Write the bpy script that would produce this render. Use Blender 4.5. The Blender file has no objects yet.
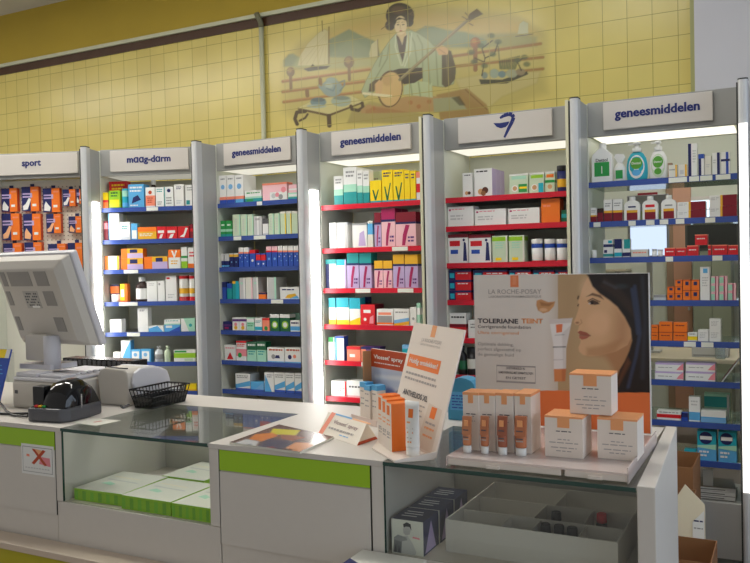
EXPOSURE = 0.25; WORLD = 0.32; DAY = 2.2
import bpy, bmesh, math, random
import numpy as np
from mathutils import Vector, Matrix
random.seed(7)
scene = bpy.context.scene
COL = scene.collection
EYE = 1.5; FPX = 808.0
YAW, PITCH, ROLL = math.radians(27.305), math.radians(1.229), 0.022

# ------------------------------------------------------------------ survey: photo pixel -> point on a real plane
_f = Vector((-math.sin(YAW)*math.cos(PITCH), math.cos(YAW)*math.cos(PITCH), -math.sin(PITCH)))
_r0 = Vector((math.cos(YAW), math.sin(YAW), 0)); _u0 = _r0.cross(_f)
_r = _r0*math.cos(ROLL)-_u0*math.sin(ROLL); _u = _r0*math.sin(ROLL)+_u0*math.cos(ROLL)
EYEP = Vector((0, 0, EYE))
def ray(x, y): return _f+_r*((x-375)/FPX)-_u*((y-281.5)/FPX)
def onZ(x, y, z): d = ray(x, y); return EYEP+d*((z-EYE)/d.z)
def onY(x, y, Y): d = ray(x, y); return EYEP+d*(Y/d.y)
def onP(x, y, p0, n): d = ray(x, y); return EYEP+d*((Vector(p0)-EYEP).dot(n)/d.dot(n))

# ------------------------------------------------------------------ materials
def lin(c):
    c /= 255.0
    return c/12.92 if c <= .04045 else ((c+.055)/1.055)**2.4
def rgb(c):
    if isinstance(c, str): c = PAL[c]
    return tuple(lin(v) for v in c)
PAL = dict(white=(232,232,228), offwhite=(222,220,208), cream=(232,222,196), grey=(150,150,148), lgrey=(196,196,194), dgrey=(84,84,86), black=(22,22,24),
    navy=(26,34,92), blue=(40,78,172), lblue=(120,176,220), sky=(90,170,220), teal=(30,150,150), mint=(166,216,190), green=(40,150,70), dgreen=(20,96,60), lime=(150,200,40), pgreen=(200,216,186),
    yellow=(246,214,20), gold=(232,176,40), orange=(240,120,30), red=(214,28,38), maroon=(128,18,38), rose=(232,140,150), pink=(238,190,196), magenta=(170,30,90), purple=(96,50,120), lilac=(190,170,210),
    brown=(90,44,24), dbrown=(46,24,18), tan=(206,160,110), salmon=(240,140,110), turq=(30,170,190), silver=(200,204,206), rust=(190,70,26), peach=(240,180,130), kraft=(140,96,56), leaf=(84,160,50))
_mats = {}
def mat(name, color, rough=.5, metal=0., noise=0., scale=20., spec=.5, coat=0.):
    key = (name, color if isinstance(color, str) else tuple(color), rough, metal, noise)
    if key in _mats: return _mats[key]
    m = bpy.data.materials.new(name); m.use_nodes = True
    nt = m.node_tree; b = nt.nodes['Principled BSDF']
    c = rgb(color)
    b.inputs['Base Color'].default_value = (*c, 1); b.inputs['Roughness'].default_value = rough
    b.inputs['Metallic'].default_value = metal; b.inputs['Specular IOR Level'].default_value = spec
    b.inputs['Coat Weight'].default_value = coat
    if noise:
        tc = nt.nodes.new('ShaderNodeTexCoord'); n = nt.nodes.new('ShaderNodeTexNoise'); n.inputs['Scale'].default_value = scale
        n.inputs['Detail'].default_value = 4
        mx = nt.nodes.new('ShaderNodeMix'); mx.data_type = 'RGBA'
        mx.inputs[6].default_value = (*[v*(1-noise) for v in c], 1); mx.inputs[7].default_value = (*[min(1, v*(1+noise)) for v in c], 1)
        nt.links.new(tc.outputs['Object'], n.inputs['Vector']); nt.links.new(n.outputs['Fac'], mx.inputs[0]); nt.links.new(mx.outputs[2], b.inputs['Base Color'])
    _mats[key] = m; return m
def ink(c): return mat('print_'+c if isinstance(c, str) else 'print', c, .42)
def emit(name, color, strength):
    m = bpy.data.materials.new(name); m.use_nodes = True; nt = m.node_tree; nt.nodes.clear()
    e = nt.nodes.new('ShaderNodeEmission'); e.inputs[0].default_value = (*color, 1); e.inputs[1].default_value = strength
    o = nt.nodes.new('ShaderNodeOutputMaterial'); nt.links.new(e.outputs[0], o.inputs[0]); return m
def sheet_glass(name, tint, ior=1.45, rough=.0, body=0., bodycol=(1, 1, 1)):
    m = bpy.data.materials.new(name); m.use_nodes = True; nt = m.node_tree; nt.nodes.clear()
    t = nt.nodes.new('ShaderNodeBsdfTransparent'); t.inputs[0].default_value = (*tint, 1)
    g = nt.nodes.new('ShaderNodeBsdfGlossy'); g.inputs['Roughness'].default_value = rough
    lw = nt.nodes.new('ShaderNodeLayerWeight'); lw.inputs[0].default_value = .5; pw = nt.nodes.new('ShaderNodeMath'); pw.operation = 'POWER'; pw.inputs[1].default_value = 5
    fr = nt.nodes.new('ShaderNodeMath'); fr.operation = 'MULTIPLY_ADD'; fr.inputs[1].default_value = .9; fr.inputs[2].default_value = ((ior-1)/(ior+1))**2*.8
    nt.links.new(lw.outputs['Facing'], pw.inputs[0]); nt.links.new(pw.outputs[0], fr.inputs[0])
    mx = nt.nodes.new('ShaderNodeMixShader'); o = nt.nodes.new('ShaderNodeOutputMaterial')
    src = t
    if body:
        d = nt.nodes.new('ShaderNodeBsdfDiffuse'); d.inputs[0].default_value = (*bodycol, 1)
        m2 = nt.nodes.new('ShaderNodeMixShader'); m2.inputs[0].default_value = body
        nt.links.new(t.outputs[0], m2.inputs[1]); nt.links.new(d.outputs[0], m2.inputs[2]); src = m2
    nt.links.new(fr.outputs[0], mx.inputs[0]); nt.links.new(src.outputs[0], mx.inputs[1]); nt.links.new(g.outputs[0], mx.inputs[2]); nt.links.new(mx.outputs[0], o.inputs[0])
    return m

# ------------------------------------------------------------------ mesh builder
class MB:
    def __init__(s): s.v = []; s.f = []; s.mi = []; s.mats = []; s.smooth = []
    def m(s, mt):
        if mt not in s.mats: s.mats.append(mt)
        return s.mats.index(mt)
    def add(s, vs, fs, mt, smooth=False):
        b = len(s.v); s.v += [tuple(v) for v in vs]; i = s.m(mt)
        for f in fs: s.f.append(tuple(b+k for k in f)); s.mi.append(i); s.smooth.append(smooth)
    def box(s, x0, x1, y0, y1, z0, z1, mt, top=None, right=None, front=None, M=None):
        vs = [(x0,y0,z0),(x1,y0,z0),(x1,y1,z0),(x0,y1,z0),(x0,y0,z1),(x1,y0,z1),(x1,y1,z1),(x0,y1,z1)]
        if M: vs = [M @ Vector(v) for v in vs]
        s.add(vs, [(0,3,2,1),(2,3,7,6),(3,0,4,7)], mt)
        b = len(s.v)-8
        for f, q in (((0,1,5,4), front), ((1,2,6,5), right), ((4,5,6,7), top)):
            s.f.append(tuple(b+k for k in f)); s.mi.append(s.m(q or mt)); s.smooth.append(False)
        return s
    def quad(s, a, b, c, d, mt): s.add([a,b,c,d], [(0,1,2,3)], mt); return s
    def poly(s, pts, mt): s.add(pts, [tuple(range(len(pts)))], mt); return s
    def prism(s, pts, vec, mt, caps=None):      # closed outline swept along vec
        n = len(pts); vec = Vector(vec)
        vs = [Vector(p) for p in pts]+[Vector(p)+vec for p in pts]
        s.add(vs, [tuple(reversed(range(n)))]+[tuple(range(n, 2*n))], caps or mt)
        b = len(s.v)-2*n; i = s.m(mt)
        for k in range(n): s.f.append((b+k, b+(k+1) % n, b+n+(k+1) % n, b+n+k)); s.mi.append(i); s.smooth.append(False)
        return s
    def lathe(s, prof, mt, c=(0,0,0), seg=16, sx=1., sy=1., smooth=True, capb=True, capt=True):
        vs = []; fs = []; n = len(prof)
        for r, z in prof:
            for k in range(seg):
                a = 2*math.pi*k/seg; vs.append((c[0]+r*sx*math.cos(a), c[1]+r*sy*math.sin(a), c[2]+z))
        for i in range(n-1):
            for k in range(seg): fs.append((i*seg+k, i*seg+(k+1) % seg, (i+1)*seg+(k+1) % seg, (i+1)*seg+k))
        s.add(vs, fs, mt, smooth)
        b = len(s.v)-len(vs); i = s.m(mt)
        if capb: s.f.append(tuple(b+k for k in reversed(range(seg)))); s.mi.append(i); s.smooth.append(False)
        if capt: s.f.append(tuple(b+(n-1)*seg+k for k in range(seg))); s.mi.append(i); s.smooth.append(False)
        return s
    def tube(s, path, r, mt, seg=8):
        P = [Vector(p) for p in path]; vs = []; fs = []
        t0 = (P[1]-P[0]).normalized(); nrm = t0.orthogonal().normalized()
        for i, p in enumerate(P):
            t = (P[min(i+1, len(P)-1)]-P[max(i-1, 0)]).normalized()
            nrm = (nrm-t*nrm.dot(t)).normalized(); bn = t.cross(nrm)
            for k in range(seg):
                a = 2*math.pi*k/seg; vs.append(p+nrm*(r*math.cos(a))+bn*(r*math.sin(a)))
        for i in range(len(P)-1):
            for k in range(seg): fs.append((i*seg+k, i*seg+(k+1) % seg, (i+1)*seg+(k+1) % seg, (i+1)*seg+k))
        fs += [tuple(reversed(range(seg))), tuple(range((len(P)-1)*seg, len(P)*seg))]
        s.add(vs, fs, mt, True); return s
    def mesh(s, name):
        me = bpy.data.meshes.new(name); me.from_pydata(s.v, [], s.f)
        for m in s.mats: me.materials.append(m)
        me.polygons.foreach_set('material_index', s.mi); me.polygons.foreach_set('use_smooth', s.smooth); me.update(); return me
    def build(s, name, parent=None, loc=(0,0,0), rz=0., bevel=0., seg=2):
        o = bpy.data.objects.new(name, s.mesh(name)); COL.objects.link(o); o.location = loc; o.rotation_euler = (0,0,rz)
        if parent: o.parent = parent
        if bevel:
            b = o.modifiers.new('bevel', 'BEVEL'); b.width = bevel; b.segments = seg; b.limit_method = 'ANGLE'; b.angle_limit = math.radians(40)
        return o
def empty(name, loc=(0,0,0), rz=0., M=None):
    o = bpy.data.objects.new(name, None); COL.objects.link(o)
    if M is not None: o.matrix_world = M
    else: o.location = loc; o.rotation_euler = (0,0,rz)
    o.empty_display_size = .05
    return o
def tag(o, label, cat, group=None):
    o['label'] = label; o['category'] = cat
    if group: o['group'] = group
    return o
def struct(o): o['kind'] = 'structure'; return o
def inst(o, name, parent=None):                    # another object on the same mesh
    c = o.copy(); c.name = name; COL.objects.link(c)
    if parent: c.parent = parent
    return c
def text_geo(body, width, height, bold=0.0, center=True, condense=True):
    """outline lettering as mesh data in the XY plane, fitted to width/height"""
    cu = bpy.data.curves.new('lettering', 'FONT'); cu.body = body; cu.size = 1; cu.offset = bold; cu.resolution_u = 2
    o = bpy.data.objects.new('lettering', cu); COL.objects.link(o)
    dg = bpy.context.evaluated_depsgraph_get(); me = bpy.data.meshes.new_from_object(o.evaluated_get(dg))
    bpy.data.objects.remove(o); bpy.data.curves.remove(cu)
    xs = [v.co.x for v in me.vertices]; ys = [v.co.y for v in me.vertices]
    x0, x1, y0, y1 = min(xs), max(xs), min(ys), max(ys)
    sx = width/(x1-x0); sy = height/(y1-y0) if height else sx
    for v in me.vertices: v.co = ((v.co.x-(x0+x1)/2)*sx, (v.co.y-(y0+y1)/2)*sy, 0)
    return me
def put_text(body, O, U, V, width, height, m, parent=None, bold=0.01, lift=.0008, name='lettering', fat=0.):
    """lettering centred at O, running along U, upright along V (coordinates of the parent)"""
    U = Vector(U).normalized(); V = Vector(V).normalized(); N = U.cross(V)
    me = text_geo(body, width, height, bold); O = Vector(O)+N*lift
    if fat:
        bm = bmesh.new(); bm.from_mesh(me); g0 = bm.verts[:]+bm.edges[:]+bm.faces[:]
        for i, (dx, dy) in enumerate(((fat,0),(-fat,0),(0,fat*.6),(0,-fat*.6))):
            d = bmesh.ops.duplicate(bm, geom=g0); bmesh.ops.translate(bm, verts=[v for v in d['geom'] if isinstance(v, bmesh.types.BMVert)], vec=(dx,dy,.00012*(i+1)))
        bm.to_mesh(me); bm.free()
    me.transform(Matrix(((U.x,V.x,N.x,O.x),(U.y,V.y,N.y,O.y),(U.z,V.z,N.z,O.z),(0,0,0,1))))
    me.materials.clear(); me.materials.append(m)
    o = bpy.data.objects.new(name, me); COL.objects.link(o)
    if parent: o.parent = parent
    return o

# ------------------------------------------------------------------ printed pictures: soft-edged layered shapes evaluated on a vertex grid
def sd_poly(px, py, pts):
    pts = np.asarray(pts, float); n = len(pts); d = np.full(px.shape, 1e9); ins = np.zeros(px.shape, bool)
    for i in range(n):
        ax, ay = pts[i]; bx, by = pts[(i+1) % n]; ex, ey = bx-ax, by-ay; L = ex*ex+ey*ey+1e-12
        t = np.clip(((px-ax)*ex+(py-ay)*ey)/L, 0, 1); d = np.minimum(d, np.hypot(px-ax-t*ex, py-ay-t*ey))
        if by != ay:
            c = ((ay > py) != (by > py)) & (px < ex*(py-ay)/(by-ay)+ax); ins ^= c
    return np.where(ins, -d, d)
class Canvas:
    """colour + coverage over points given in photo-survey coordinates of a flat printed surface"""
    def __init__(s, px, py): s.x, s.y = px, py; s.c = np.zeros((len(px), 4))
    def lay(s, sd, col, soft, a):
        k = np.clip(.5-sd/max(soft, 1e-6), 0, 1); k = k*k*(3-2*k)*a
        s.c[:, :3] = s.c[:, :3]*(1-k)[:, None]+np.array(rgb(col))*k[:, None]; s.c[:, 3] = s.c[:, 3]+(1-s.c[:, 3])*k
    def poly(s, pts, col, soft=1., a=1.): s.lay(sd_poly(s.x, s.y, pts), col, soft, a)
    def ell(s, cx, cy, rx, ry, col, soft=1., a=1., rot=0.):
        c, q = math.cos(rot), math.sin(rot); dx, dy = s.x-cx, s.y-cy; u, v = (dx*c+dy*q)/rx, (-dx*q+dy*c)/ry
        s.lay((np.hypot(u, v)-1)*min(rx, ry), col, soft, a)
    def line(s, pts, w, col, soft=.8, a=1.):
        d = np.full(s.x.shape, 1e9)
        for (ax, ay), (bx, by) in zip(pts, pts[1:]):
            ex, ey = bx-ax, by-ay; t = np.clip(((s.x-ax)*ex+(s.y-ay)*ey)/(ex*ex+ey*ey+1e-9), 0, 1); d = np.minimum(d, np.hypot(s.x-ax-t*ex, s.y-ay-t*ey))
        s.lay(d-w/2, col, soft, a)
def survey_px(P):
    P = np.asarray(P, float)-np.array(EYEP); z = P @ np.array(_f)
    return 375+FPX*(P @ np.array(_r))/z, 281.5-FPX*(P @ np.array(_u))/z
def grid_mesh(name, O, U, V, w, h, nx, ny):
    O, U, V = np.array(O), np.array(U), np.array(V)
    a, b = np.meshgrid(np.linspace(0, w, nx), np.linspace(0, h, ny)); P = O+a.ravel()[:, None]*U+b.ravel()[:, None]*V
    i = np.arange(nx*ny).reshape(ny, nx); F = np.stack([i[:-1,:-1], i[:-1,1:], i[1:,1:], i[1:,:-1]], -1).reshape(-1, 4)
    me = bpy.data.meshes.new(name); me.from_pydata(P.tolist(), [], F.tolist()); return me, P
def set_cols(me, c):
    at = me.color_attributes.new('printed', 'FLOAT_COLOR', 'POINT'); at.data.foreach_set('color', np.ascontiguousarray(c, dtype=np.float32).ravel())

# ------------------------------------------------------------------ camera
cam = bpy.data.cameras.new('camera'); co = bpy.data.objects.new('camera', cam); COL.objects.link(co)
cam.sensor_width = 36; cam.lens = 36*FPX/750; cam.clip_start = .05
b = -_f
co.matrix_world = Matrix(((_r.x,_u.x,b.x,0),(_r.y,_u.y,b.y,0),(_r.z,_u.z,b.z,EYE),(0,0,0,1)))
scene.camera = co
scene.view_settings.view_transform = 'Standard'; scene.view_settings.look = 'None'; scene.view_settings.gamma = 1
scene.view_settings.exposure = EXPOSURE if 'EXPOSURE' in globals() else 0.0
# ================================================================== ROOM
WY = 5.25; CEIL = 3.93; TILE = .15; RAILZ = 3.44
def tile_material(name, printed=False):
    m = bpy.data.materials.new(name); m.use_nodes = True; nt = m.node_tree; L = nt.links; b = nt.nodes['Principled BSDF']
    tc = nt.nodes.new('ShaderNodeTexCoord'); sp = nt.nodes.new('ShaderNodeSeparateXYZ'); cb = nt.nodes.new('ShaderNodeCombineXYZ')
    L.new(tc.outputs['Object'], sp.inputs[0]); L.new(sp.outputs[0], cb.inputs[0]); L.new(sp.outputs[2], cb.inputs[1])
    br = nt.nodes.new('ShaderNodeTexBrick'); br.offset = 0; br.squash = 1
    br.inputs['Scale'].default_value = 1; br.inputs['Brick Width'].default_value = TILE; br.inputs['Row Height'].default_value = TILE
    br.inputs['Mortar Size'].default_value = .0022; br.inputs['Mortar Smooth'].default_value = .3; br.inputs['Bias'].default_value = 0
    br.inputs['Color1'].default_value = (*rgb((238,220,128)), 1); br.inputs['Color2'].default_value = (*rgb((234,214,122)), 1); br.inputs['Mortar'].default_value = (*rgb((176,160,84)), 1)
    L.new(cb.outputs[0], br.inputs['Vector'])
    col = br.outputs['Color']
    no = nt.nodes.new('ShaderNodeTexNoise'); no.inputs['Scale'].default_value = 2.2; L.new(cb.outputs[0], no.inputs['Vector'])
    mx = nt.nodes.new('ShaderNodeMix'); mx.data_type = 'RGBA'; mx.blend_type = 'MULTIPLY'; mx.inputs[0].default_value = .25
    L.new(col, mx.inputs[6]); L.new(no.outputs['Fac'], mx.inputs[7]); col = mx.outputs[2]
    if printed:
        at = nt.nodes.new('ShaderNodeVertexColor'); at.layer_name = 'printed'
        inv = nt.nodes.new('ShaderNodeMath'); inv.operation = 'SUBTRACT'; inv.inputs[0].default_value = 1; L.new(br.outputs['Fac'], inv.inputs[1])
        mu = nt.nodes.new('ShaderNodeMath'); mu.operation = 'MULTIPLY'; L.new(at.outputs['Alpha'], mu.inputs[0]); L.new(inv.outputs[0], mu.inputs[1])
        m3 = nt.nodes.new('ShaderNodeMix'); m3.data_type = 'RGBA'; L.new(mu.outputs[0], m3.inputs[0]); L.new(col, m3.inputs[6]); L.new(at.outputs['Color'], m3.inputs[7]); col = m3.outputs[2]
    L.new(col, b.inputs['Base Color']); b.inputs['Roughness'].default_value = .24
    bp = nt.nodes.new('ShaderNodeBump'); bp.inputs['Strength'].default_value = .25; bp.inputs['Distance'].default_value = .002; bp.invert = True
    L.new(br.outputs['Fac'], bp.inputs['Height']); L.new(bp.outputs[0], b.inputs['Normal']); return m
M_TILE = tile_material('yellow_tile'); M_TILEPIC = tile_material('painted_tile', True)
M_MUST = mat('mustard_paint', (186,160,54), .7, noise=.06, scale=3)
M_WALL = mat('white_paint', (206,204,208), .7, noise=.03, scale=4)
M_CEIL = mat('ceiling_paint', (226,226,224), .8)
M_WHITE0 = mat('window_white', (220,220,218), .4)
M_FLOOR = mat('floor_vinyl', (120,112,104), .45, noise=.12, scale=8)
M_BROWN = mat('brown_glazed_border', (74,44,24), .3)
M_PIPE = mat('pipe_paint', (206,208,180), .4)
EDGE = onY(694, 45, WY).x
def sbox(name, *a): return struct(MB().box(*a).build(name))
sbox('floor', -11, 2.6, -.6, 8.4, -.1, 0, M_FLOOR)
sbox('ceiling', -11, 2.6, -.6, WY+.2, CEIL, CEIL+.1, M_CEIL)
sbox('wall_back', -11, -1.15, WY, WY+.15, 0, RAILZ, M_TILE)
sbox('wall_back_lintel', -1.15, EDGE, WY, WY+.15, 2.25, RAILZ, M_TILE)
sbox('wall_back_frieze', -11, EDGE, WY, WY+.15, RAILZ, CEIL, M_MUST)
sbox('wall_back_pier', EDGE+.012, 2.6, WY-.1, WY+.15, 2.25, CEIL, M_WALL)
sbox('wall_back_side', .75, 2.6, WY-.1, WY+.15, 0, 2.25, M_WALL)
sbox('trim_1', EDGE-.018, EDGE+.012, WY-.03, WY, 2.25, RAILZ-.07, mat('trim_green_cream', (176,176,116), .4))
sbox('trim_2', -11, EDGE, WY-.035, WY, RAILZ-.004, RAILZ+.026, M_PIPE)
sbox('trim_3', -11, EDGE, WY-.012, WY, RAILZ-.07, RAILZ-.004, M_BROWN)
# shop window on the side wall, daylight behind it
sbox('wall_right', 2.6, 2.7, -.6, WY+.15, 0, .7, M_WALL); sbox('wall_right_upper', 2.6, 2.7, -.6, WY+.15, 2.9, CEIL, M_WALL); sbox('wall_right_pier', 2.6, 2.7, 3.6, WY+.15, .7, 2.9, M_WALL)
wr_ = struct(empty('window_2', (2.6, 1.5, .7)))
M_DAY = emit('daylight_glass', (.72,.84,1.0), DAY)
for i in range(3): y0_ = -2.1+i*1.4; MB().box(.03,.04,y0_+.04,y0_+1.36,.04,2.16,M_DAY).build('pane', wr_); MB().box(0,.08,y0_-.0,y0_+.04,0,2.2,M_WHITE0).build('mullion', wr_)
MB().box(0,.08,-2.1,2.1,0,.04,M_WHITE0).build('sill_bar', wr_); MB().box(0,.08,-2.1,2.1,2.16,2.2,M_WHITE0).build('head_bar', wr_)
# office seen through the open bay
sbox('wall_office', -3.6, 2.6, 8.2, 8.3, 0, 3.2, mat('office_wall', (202,206,190), .7))
sbox('wall_office_left', -3.7, -3.6, WY+.15, 8.3, 0, 3.2, M_WALL)
sbox('wall_office_right', .95, 1.05, WY+.15, 8.2, 0, 3.2, M_WALL)
sbox('ceiling_office', -3.7, 2.6, WY+.15, 8.3, 3.2, 3.3, M_CEIL)
px = onP(263, 100, (0, WY-.03, 0), Vector((0,1,0))).x
pp = MB(); pp.tube([(px,WY-.03,1.2),(px,WY-.03,RAILZ-.08)], .019, M_PIPE, 12)
pipe = pp.build('wall_pipe'); tag(pipe, 'cream vertical pipe running down the yellow tiled wall beside the mural', 'pipe')
pe = MB(); pe.tube([(px,WY-.03,RAILZ-.085),(px,WY-.034,RAILZ-.05),(px-.008,WY-.055,RAILZ-.015),(px-.02,WY-.06,RAILZ+.02)], .021, mat('pipe_elbow_grey', (120,118,92), .45), 10)
e_ = pe.build('elbow', pipe); e_['label'] = 'grey elbow under the ledge'

# ------------------------------------------------------------------ tile mural of a musician
mx0, mx1 = onY(276, 60, WY).x, onY(556, 60, WY).x; mz0, mz1 = 2.42, 3.36
me, P = grid_mesh('tile_mural', (mx0, WY-.003, mz0), (1,0,0), (0,0,1), mx1-mx0, mz1-mz0, 360, 190)
K = Canvas(*survey_px(P))
def g(*pts): return [(350+x/5.12, y/5.12) for x, y in pts]
def l_(*pts): return [(280+x/5.36, 20+y/5.36) for x, y in pts]
def c_(*pts): return [(270+x/2.586, y/2.586) for x, y in pts]
def mural():
    K.poly([(284,64),(300,44),(345,16),(420,4),(510,14),(546,34),(546,92),(500,112),(430,118),(300,122),(284,112)], (206,188,104), 14, .35)
    K.poly([(300,50),(345,24),(420,10),(520,20),(540,34),(470,36),(430,28),(330,44),(300,58)], (214,172,84), 14, .5)
    K.poly(l_((20,215),(45,185),(70,180),(110,205),(110,250),(20,250)), (122,140,104), 2.5, .85)
    K.poly(l_((250,110),(300,85),(370,48),(430,80),(520,118),(540,200),(420,205),(255,200)), (124,138,98), 2.5, .95)
    K.poly(l_((255,200),(330,130),(380,100),(470,150),(520,200)), (142,152,108), 6, .5)
    K.poly(g((330,165),(385,133),(430,136),(500,156),(590,165),(700,205),(700,240),(520,240),(380,225)), (120,136,100), 2.5, .95)
    K.poly(c_((360,100),(400,70),(470,78),(540,88),(640,85),(690,95),(690,120),(400,128)), (134,146,104), 5, .6)
    K.poly(l_((100,200),(540,205),(540,250),(300,262),(60,262)), (176,176,116), 6, .8)
    # boats
    K.poly(l_((95,245),(108,190),(150,125),(205,70),(240,48),(258,60),(256,240)), (206,196,140), 1.2, .95)
    for k in range(5): K.line(l_((250,70+k*8),(110+k*32,235)), .5, (170,156,104), 1, .5)
    K.line(l_((225,5),(228,60)), .8, (120,100,50)); K.line(l_((262,38),(262,235)), 1.3, (120,98,56))
    K.poly(l_((125,262),(160,252),(200,248),(270,245),(250,262),(150,276)), (70,62,44), .9)
    K.poly(l_((160,255),(175,235),(190,252)), (60,56,42), .8)
    K.poly(l_((478,180),(490,130),(522,104),(524,195),(480,200)), (196,188,134), 1); K.line(l_((524,104),(526,200)), .8, (120,98,56))
    K.poly(c_((640,88),(645,62),(655,54),(668,60),(668,90)), (190,190,140), 1); K.line(c_((636,94),(680,88)), 1, (80,78,60))
    # balustrade
    for a in (((15,330),(480,265)), ((15,385),(450,330)), ((20,440),(440,385))): K.line(l_(*a), 2.9, (158,108,56), 1.4, .95); K.line([(x, y-1) for x, y in l_(*a)], .8, (206,150,84), 1, .8)
    for a in (((470,146),(700,113)), ((475,172),(706,148)), ((600,190),(706,178))): K.line(c_(*a), 3, (156,104,54), 1.6, .9)
    for x, y, r in ((57,278,22), (370,225,28)): K.ell(*l_((x,y))[0], r/5.36, (r+4)/5.36, (120,96,58), 1, 1); K.ell(*l_((x-6,y-8))[0], r/10, r/9, (158,128,78), 1.5, .9); K.line(l_((x,y+24),(x+2,y+95)), 3, (128,96,54), 1)
    K.line(l_((215,320),(217,345)), 4, (128,92,50)); K.line(l_((145,380),(147,405)), 4, (128,92,50))
    K.ell(*c_((531,111))[0], 5.3, 5.6, (150,94,50), 1); K.ell(*c_((528,106))[0], 2.4, 2.4, (184,128,76), 1.5, .9); K.line(c_((531,126),(531,180)), 4.4, (140,96,56), 1)
    # floor, mat
    K.poly(c_((480,205),(560,190),(700,185),(690,215),(600,250),(560,285),(500,250)), (206,192,128), 4, .8)
    K.poly(c_((430,245),(510,228),(560,270),(570,300),(440,310)), (158,122,70), 2, .9); K.line(c_((505,232),(562,284)), 1, (112,84,46), .8, .8)
    K.poly(c_((210,290),(260,262),(420,300),(400,318),(200,318)), (166,150,94), 3, .7)
    # bonsai and pots
    K.poly(c_((540,205),(600,206),(665,184),(668,192),(612,216),(545,218)), (58,58,46), 1)
    for x, y, rx, ry, cl in ((555,195,8,9,(120,136,124)), (580,190,13,12,(150,164,140)), (600,192,10,9,(98,128,132)), (625,190,15,11,(156,160,128)), (648,186,12,9,(140,124,92))): K.ell(*c_((x,y))[0], rx/2.586, ry/2.586, cl, 1.2, .95)
    for k in range(14): K.line(c_((595+k*3,178),(590+k*4.2,120+(k*37 % 38))), 1.3, (62,76,50), 1, .8)
    for a in (((548,195),(556,150),(548,125),(575,105)), ((556,150),(580,140),(590,110)), ((552,160),(530,150)), ((650,182),(640,160),(655,150))): K.line(c_(*a), 1.3, (58,50,34), .8)
    for x, y in ((520,135),(545,118),(572,92),(590,108),(576,140),(528,160),(555,170),(640,155),(658,148),(664,166)): K.ell(*c_((x,y))[0], 3.6, 2.6, (70,86,56), 2, .8)
    # tea table
    K.poly(l_((95,470),(200,420),(380,405),(447,437),(262,505)), (206,196,134), .9); K.poly(l_((95,470),(262,505),(447,437),(447,446),(262,518),(95,482)), (92,72,44), .8)
    K.line(l_((135,490),(90,495),(80,530),(92,558)), 3.6, (70,50,34), .8); K.line(l_((105,540),(135,525),(148,505)), 2.2, (70,50,34), .8)
    K.line(l_((262,515),(265,565)), 4.5, (74,54,36), .8); K.line(l_((440,445),(445,470),(420,485),(385,478),(380,462)), 3.4, (70,50,34), .8)
    K.ell(*l_((278,365))[0], 10.5, 8.6, (138,156,146), 1.2); K.ell(*l_((262,350))[0], 4, 3, (180,190,168), 2, .8); K.ell(*l_((276,322))[0], 5.5, 2.7, (150,166,150), 1)
    K.line(l_((225,372),(208,352)), 2.4, (138,156,146)); K.line(l_((318,335),(345,325),(345,350),(322,380)), 1.6, (120,136,126))
    K.line(l_((250,365),(285,380),(300,350)), 1.2, (92,116,124), 1.4, .7)
    K.ell(*l_((205,440))[0], 8, 4.6, (112,136,136), 1); K.ell(*l_((205,428))[0], 7, 2, (84,104,108), .8); K.ell(*l_((195,462))[0], 9.5, 2, (160,176,160), .8, .8)
    K.ell(*l_((328,435))[0], 10, 5.4, (160,172,150), 1); K.ell(*l_((330,418))[0], 8.5, 2, (110,124,112), .8, .8)
    # the musician: skirts, robe, sash, sleeves
    K.poly(g((55,563),(90,535),(150,545),(215,520),(280,495),(400,488),(470,500),(498,520),(490,570),(55,580)), (178,142,90), 1.2)
    K.poly(g((80,563),(130,548),(220,560),(300,575),(80,580)), (160,108,66), 2, .7)
    for x, y in ((120,555),(310,525),(405,520),(352,545),(455,512)): K.ell(*g((x,y))[0], 2.2, 2.2, (166,104,60), 1.2, .8)
    K.poly(g((425,505),(480,500),(545,495),(600,560),(430,575)), (154,158,118), 1.5, .9); K.poly(g((520,500),(560,492),(592,540),(560,540)), (70,64,46), 1.5, .8)
    robe = g((235,172),(205,205),(165,262),(128,322),(82,412),(58,468),(76,500),(112,478),(170,425),(215,372),(250,355),(372,348),(372,425),(425,440),(475,446),(530,430),(542,365),(512,262),(480,230),(430,236),(402,205),(352,172),(300,148))
    K.poly(robe, (168,178,134), 1.1); K.line(robe+robe[:1], .6, (104,112,78), 1, .7)
    K.poly(g((275,440),(340,412),(420,425),(424,500),(330,490),(272,486)), (184,196,148), 1, .95)
    for a in (((300,160),(330,220),(345,345)), ((345,180),(370,230),(372,340)), ((200,230),(190,300),(120,420)), ((165,270),(150,340)), ((395,250),(410,430)), ((440,260),(450,436)), ((350,420),(360,492)), ((310,430),(318,486))): K.line(g(*a), 1.1, (112,124,84), 1.6, .8)
    for a in (((235,180),(232,240),(262,335)), ((300,160),(290,260),(270,335)), ((315,170),(308,270),(280,340))): K.line(g(*a), 1.2, (206,212,168), 1.4, .9)
    K.poly(g((236,178),(262,190),(292,180),(284,250),(270,318),(250,262)), (66,50,40), 1); K.poly(g((245,176),(280,176),(268,230)), (206,184,132), 1, .9)
    K.poly(g((215,362),(250,352),(370,346),(372,400),(330,425),(275,432),(235,390)), (52,40,34), 1); K.line(g((255,380),(365,372)), 1, (116,88,66), 1, .8)
    K.poly(g((470,278),(492,250),(518,262),(542,345),(538,405),(510,440),(488,448),(470,432)), (84,74,52), 1); K.line(g((492,270),(505,430)), 1, (142,124,86), 1.5, .7)
    K.poly(g((95,470),(100,430),(130,408),(165,402),(150,440),(120,470)), (88,74,50), 1.2)
    # lute
    K.ell(*g((205,455))[0], 12.8, 18.6, (86,62,40), .8, 1, .12); K.ell(*g((207,456))[0], 11.2, 17, (212,178,116), .8, 1, .12); K.ell(*g((190,410))[0], 5, 6, (188,150,92), 3, .7)
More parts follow.
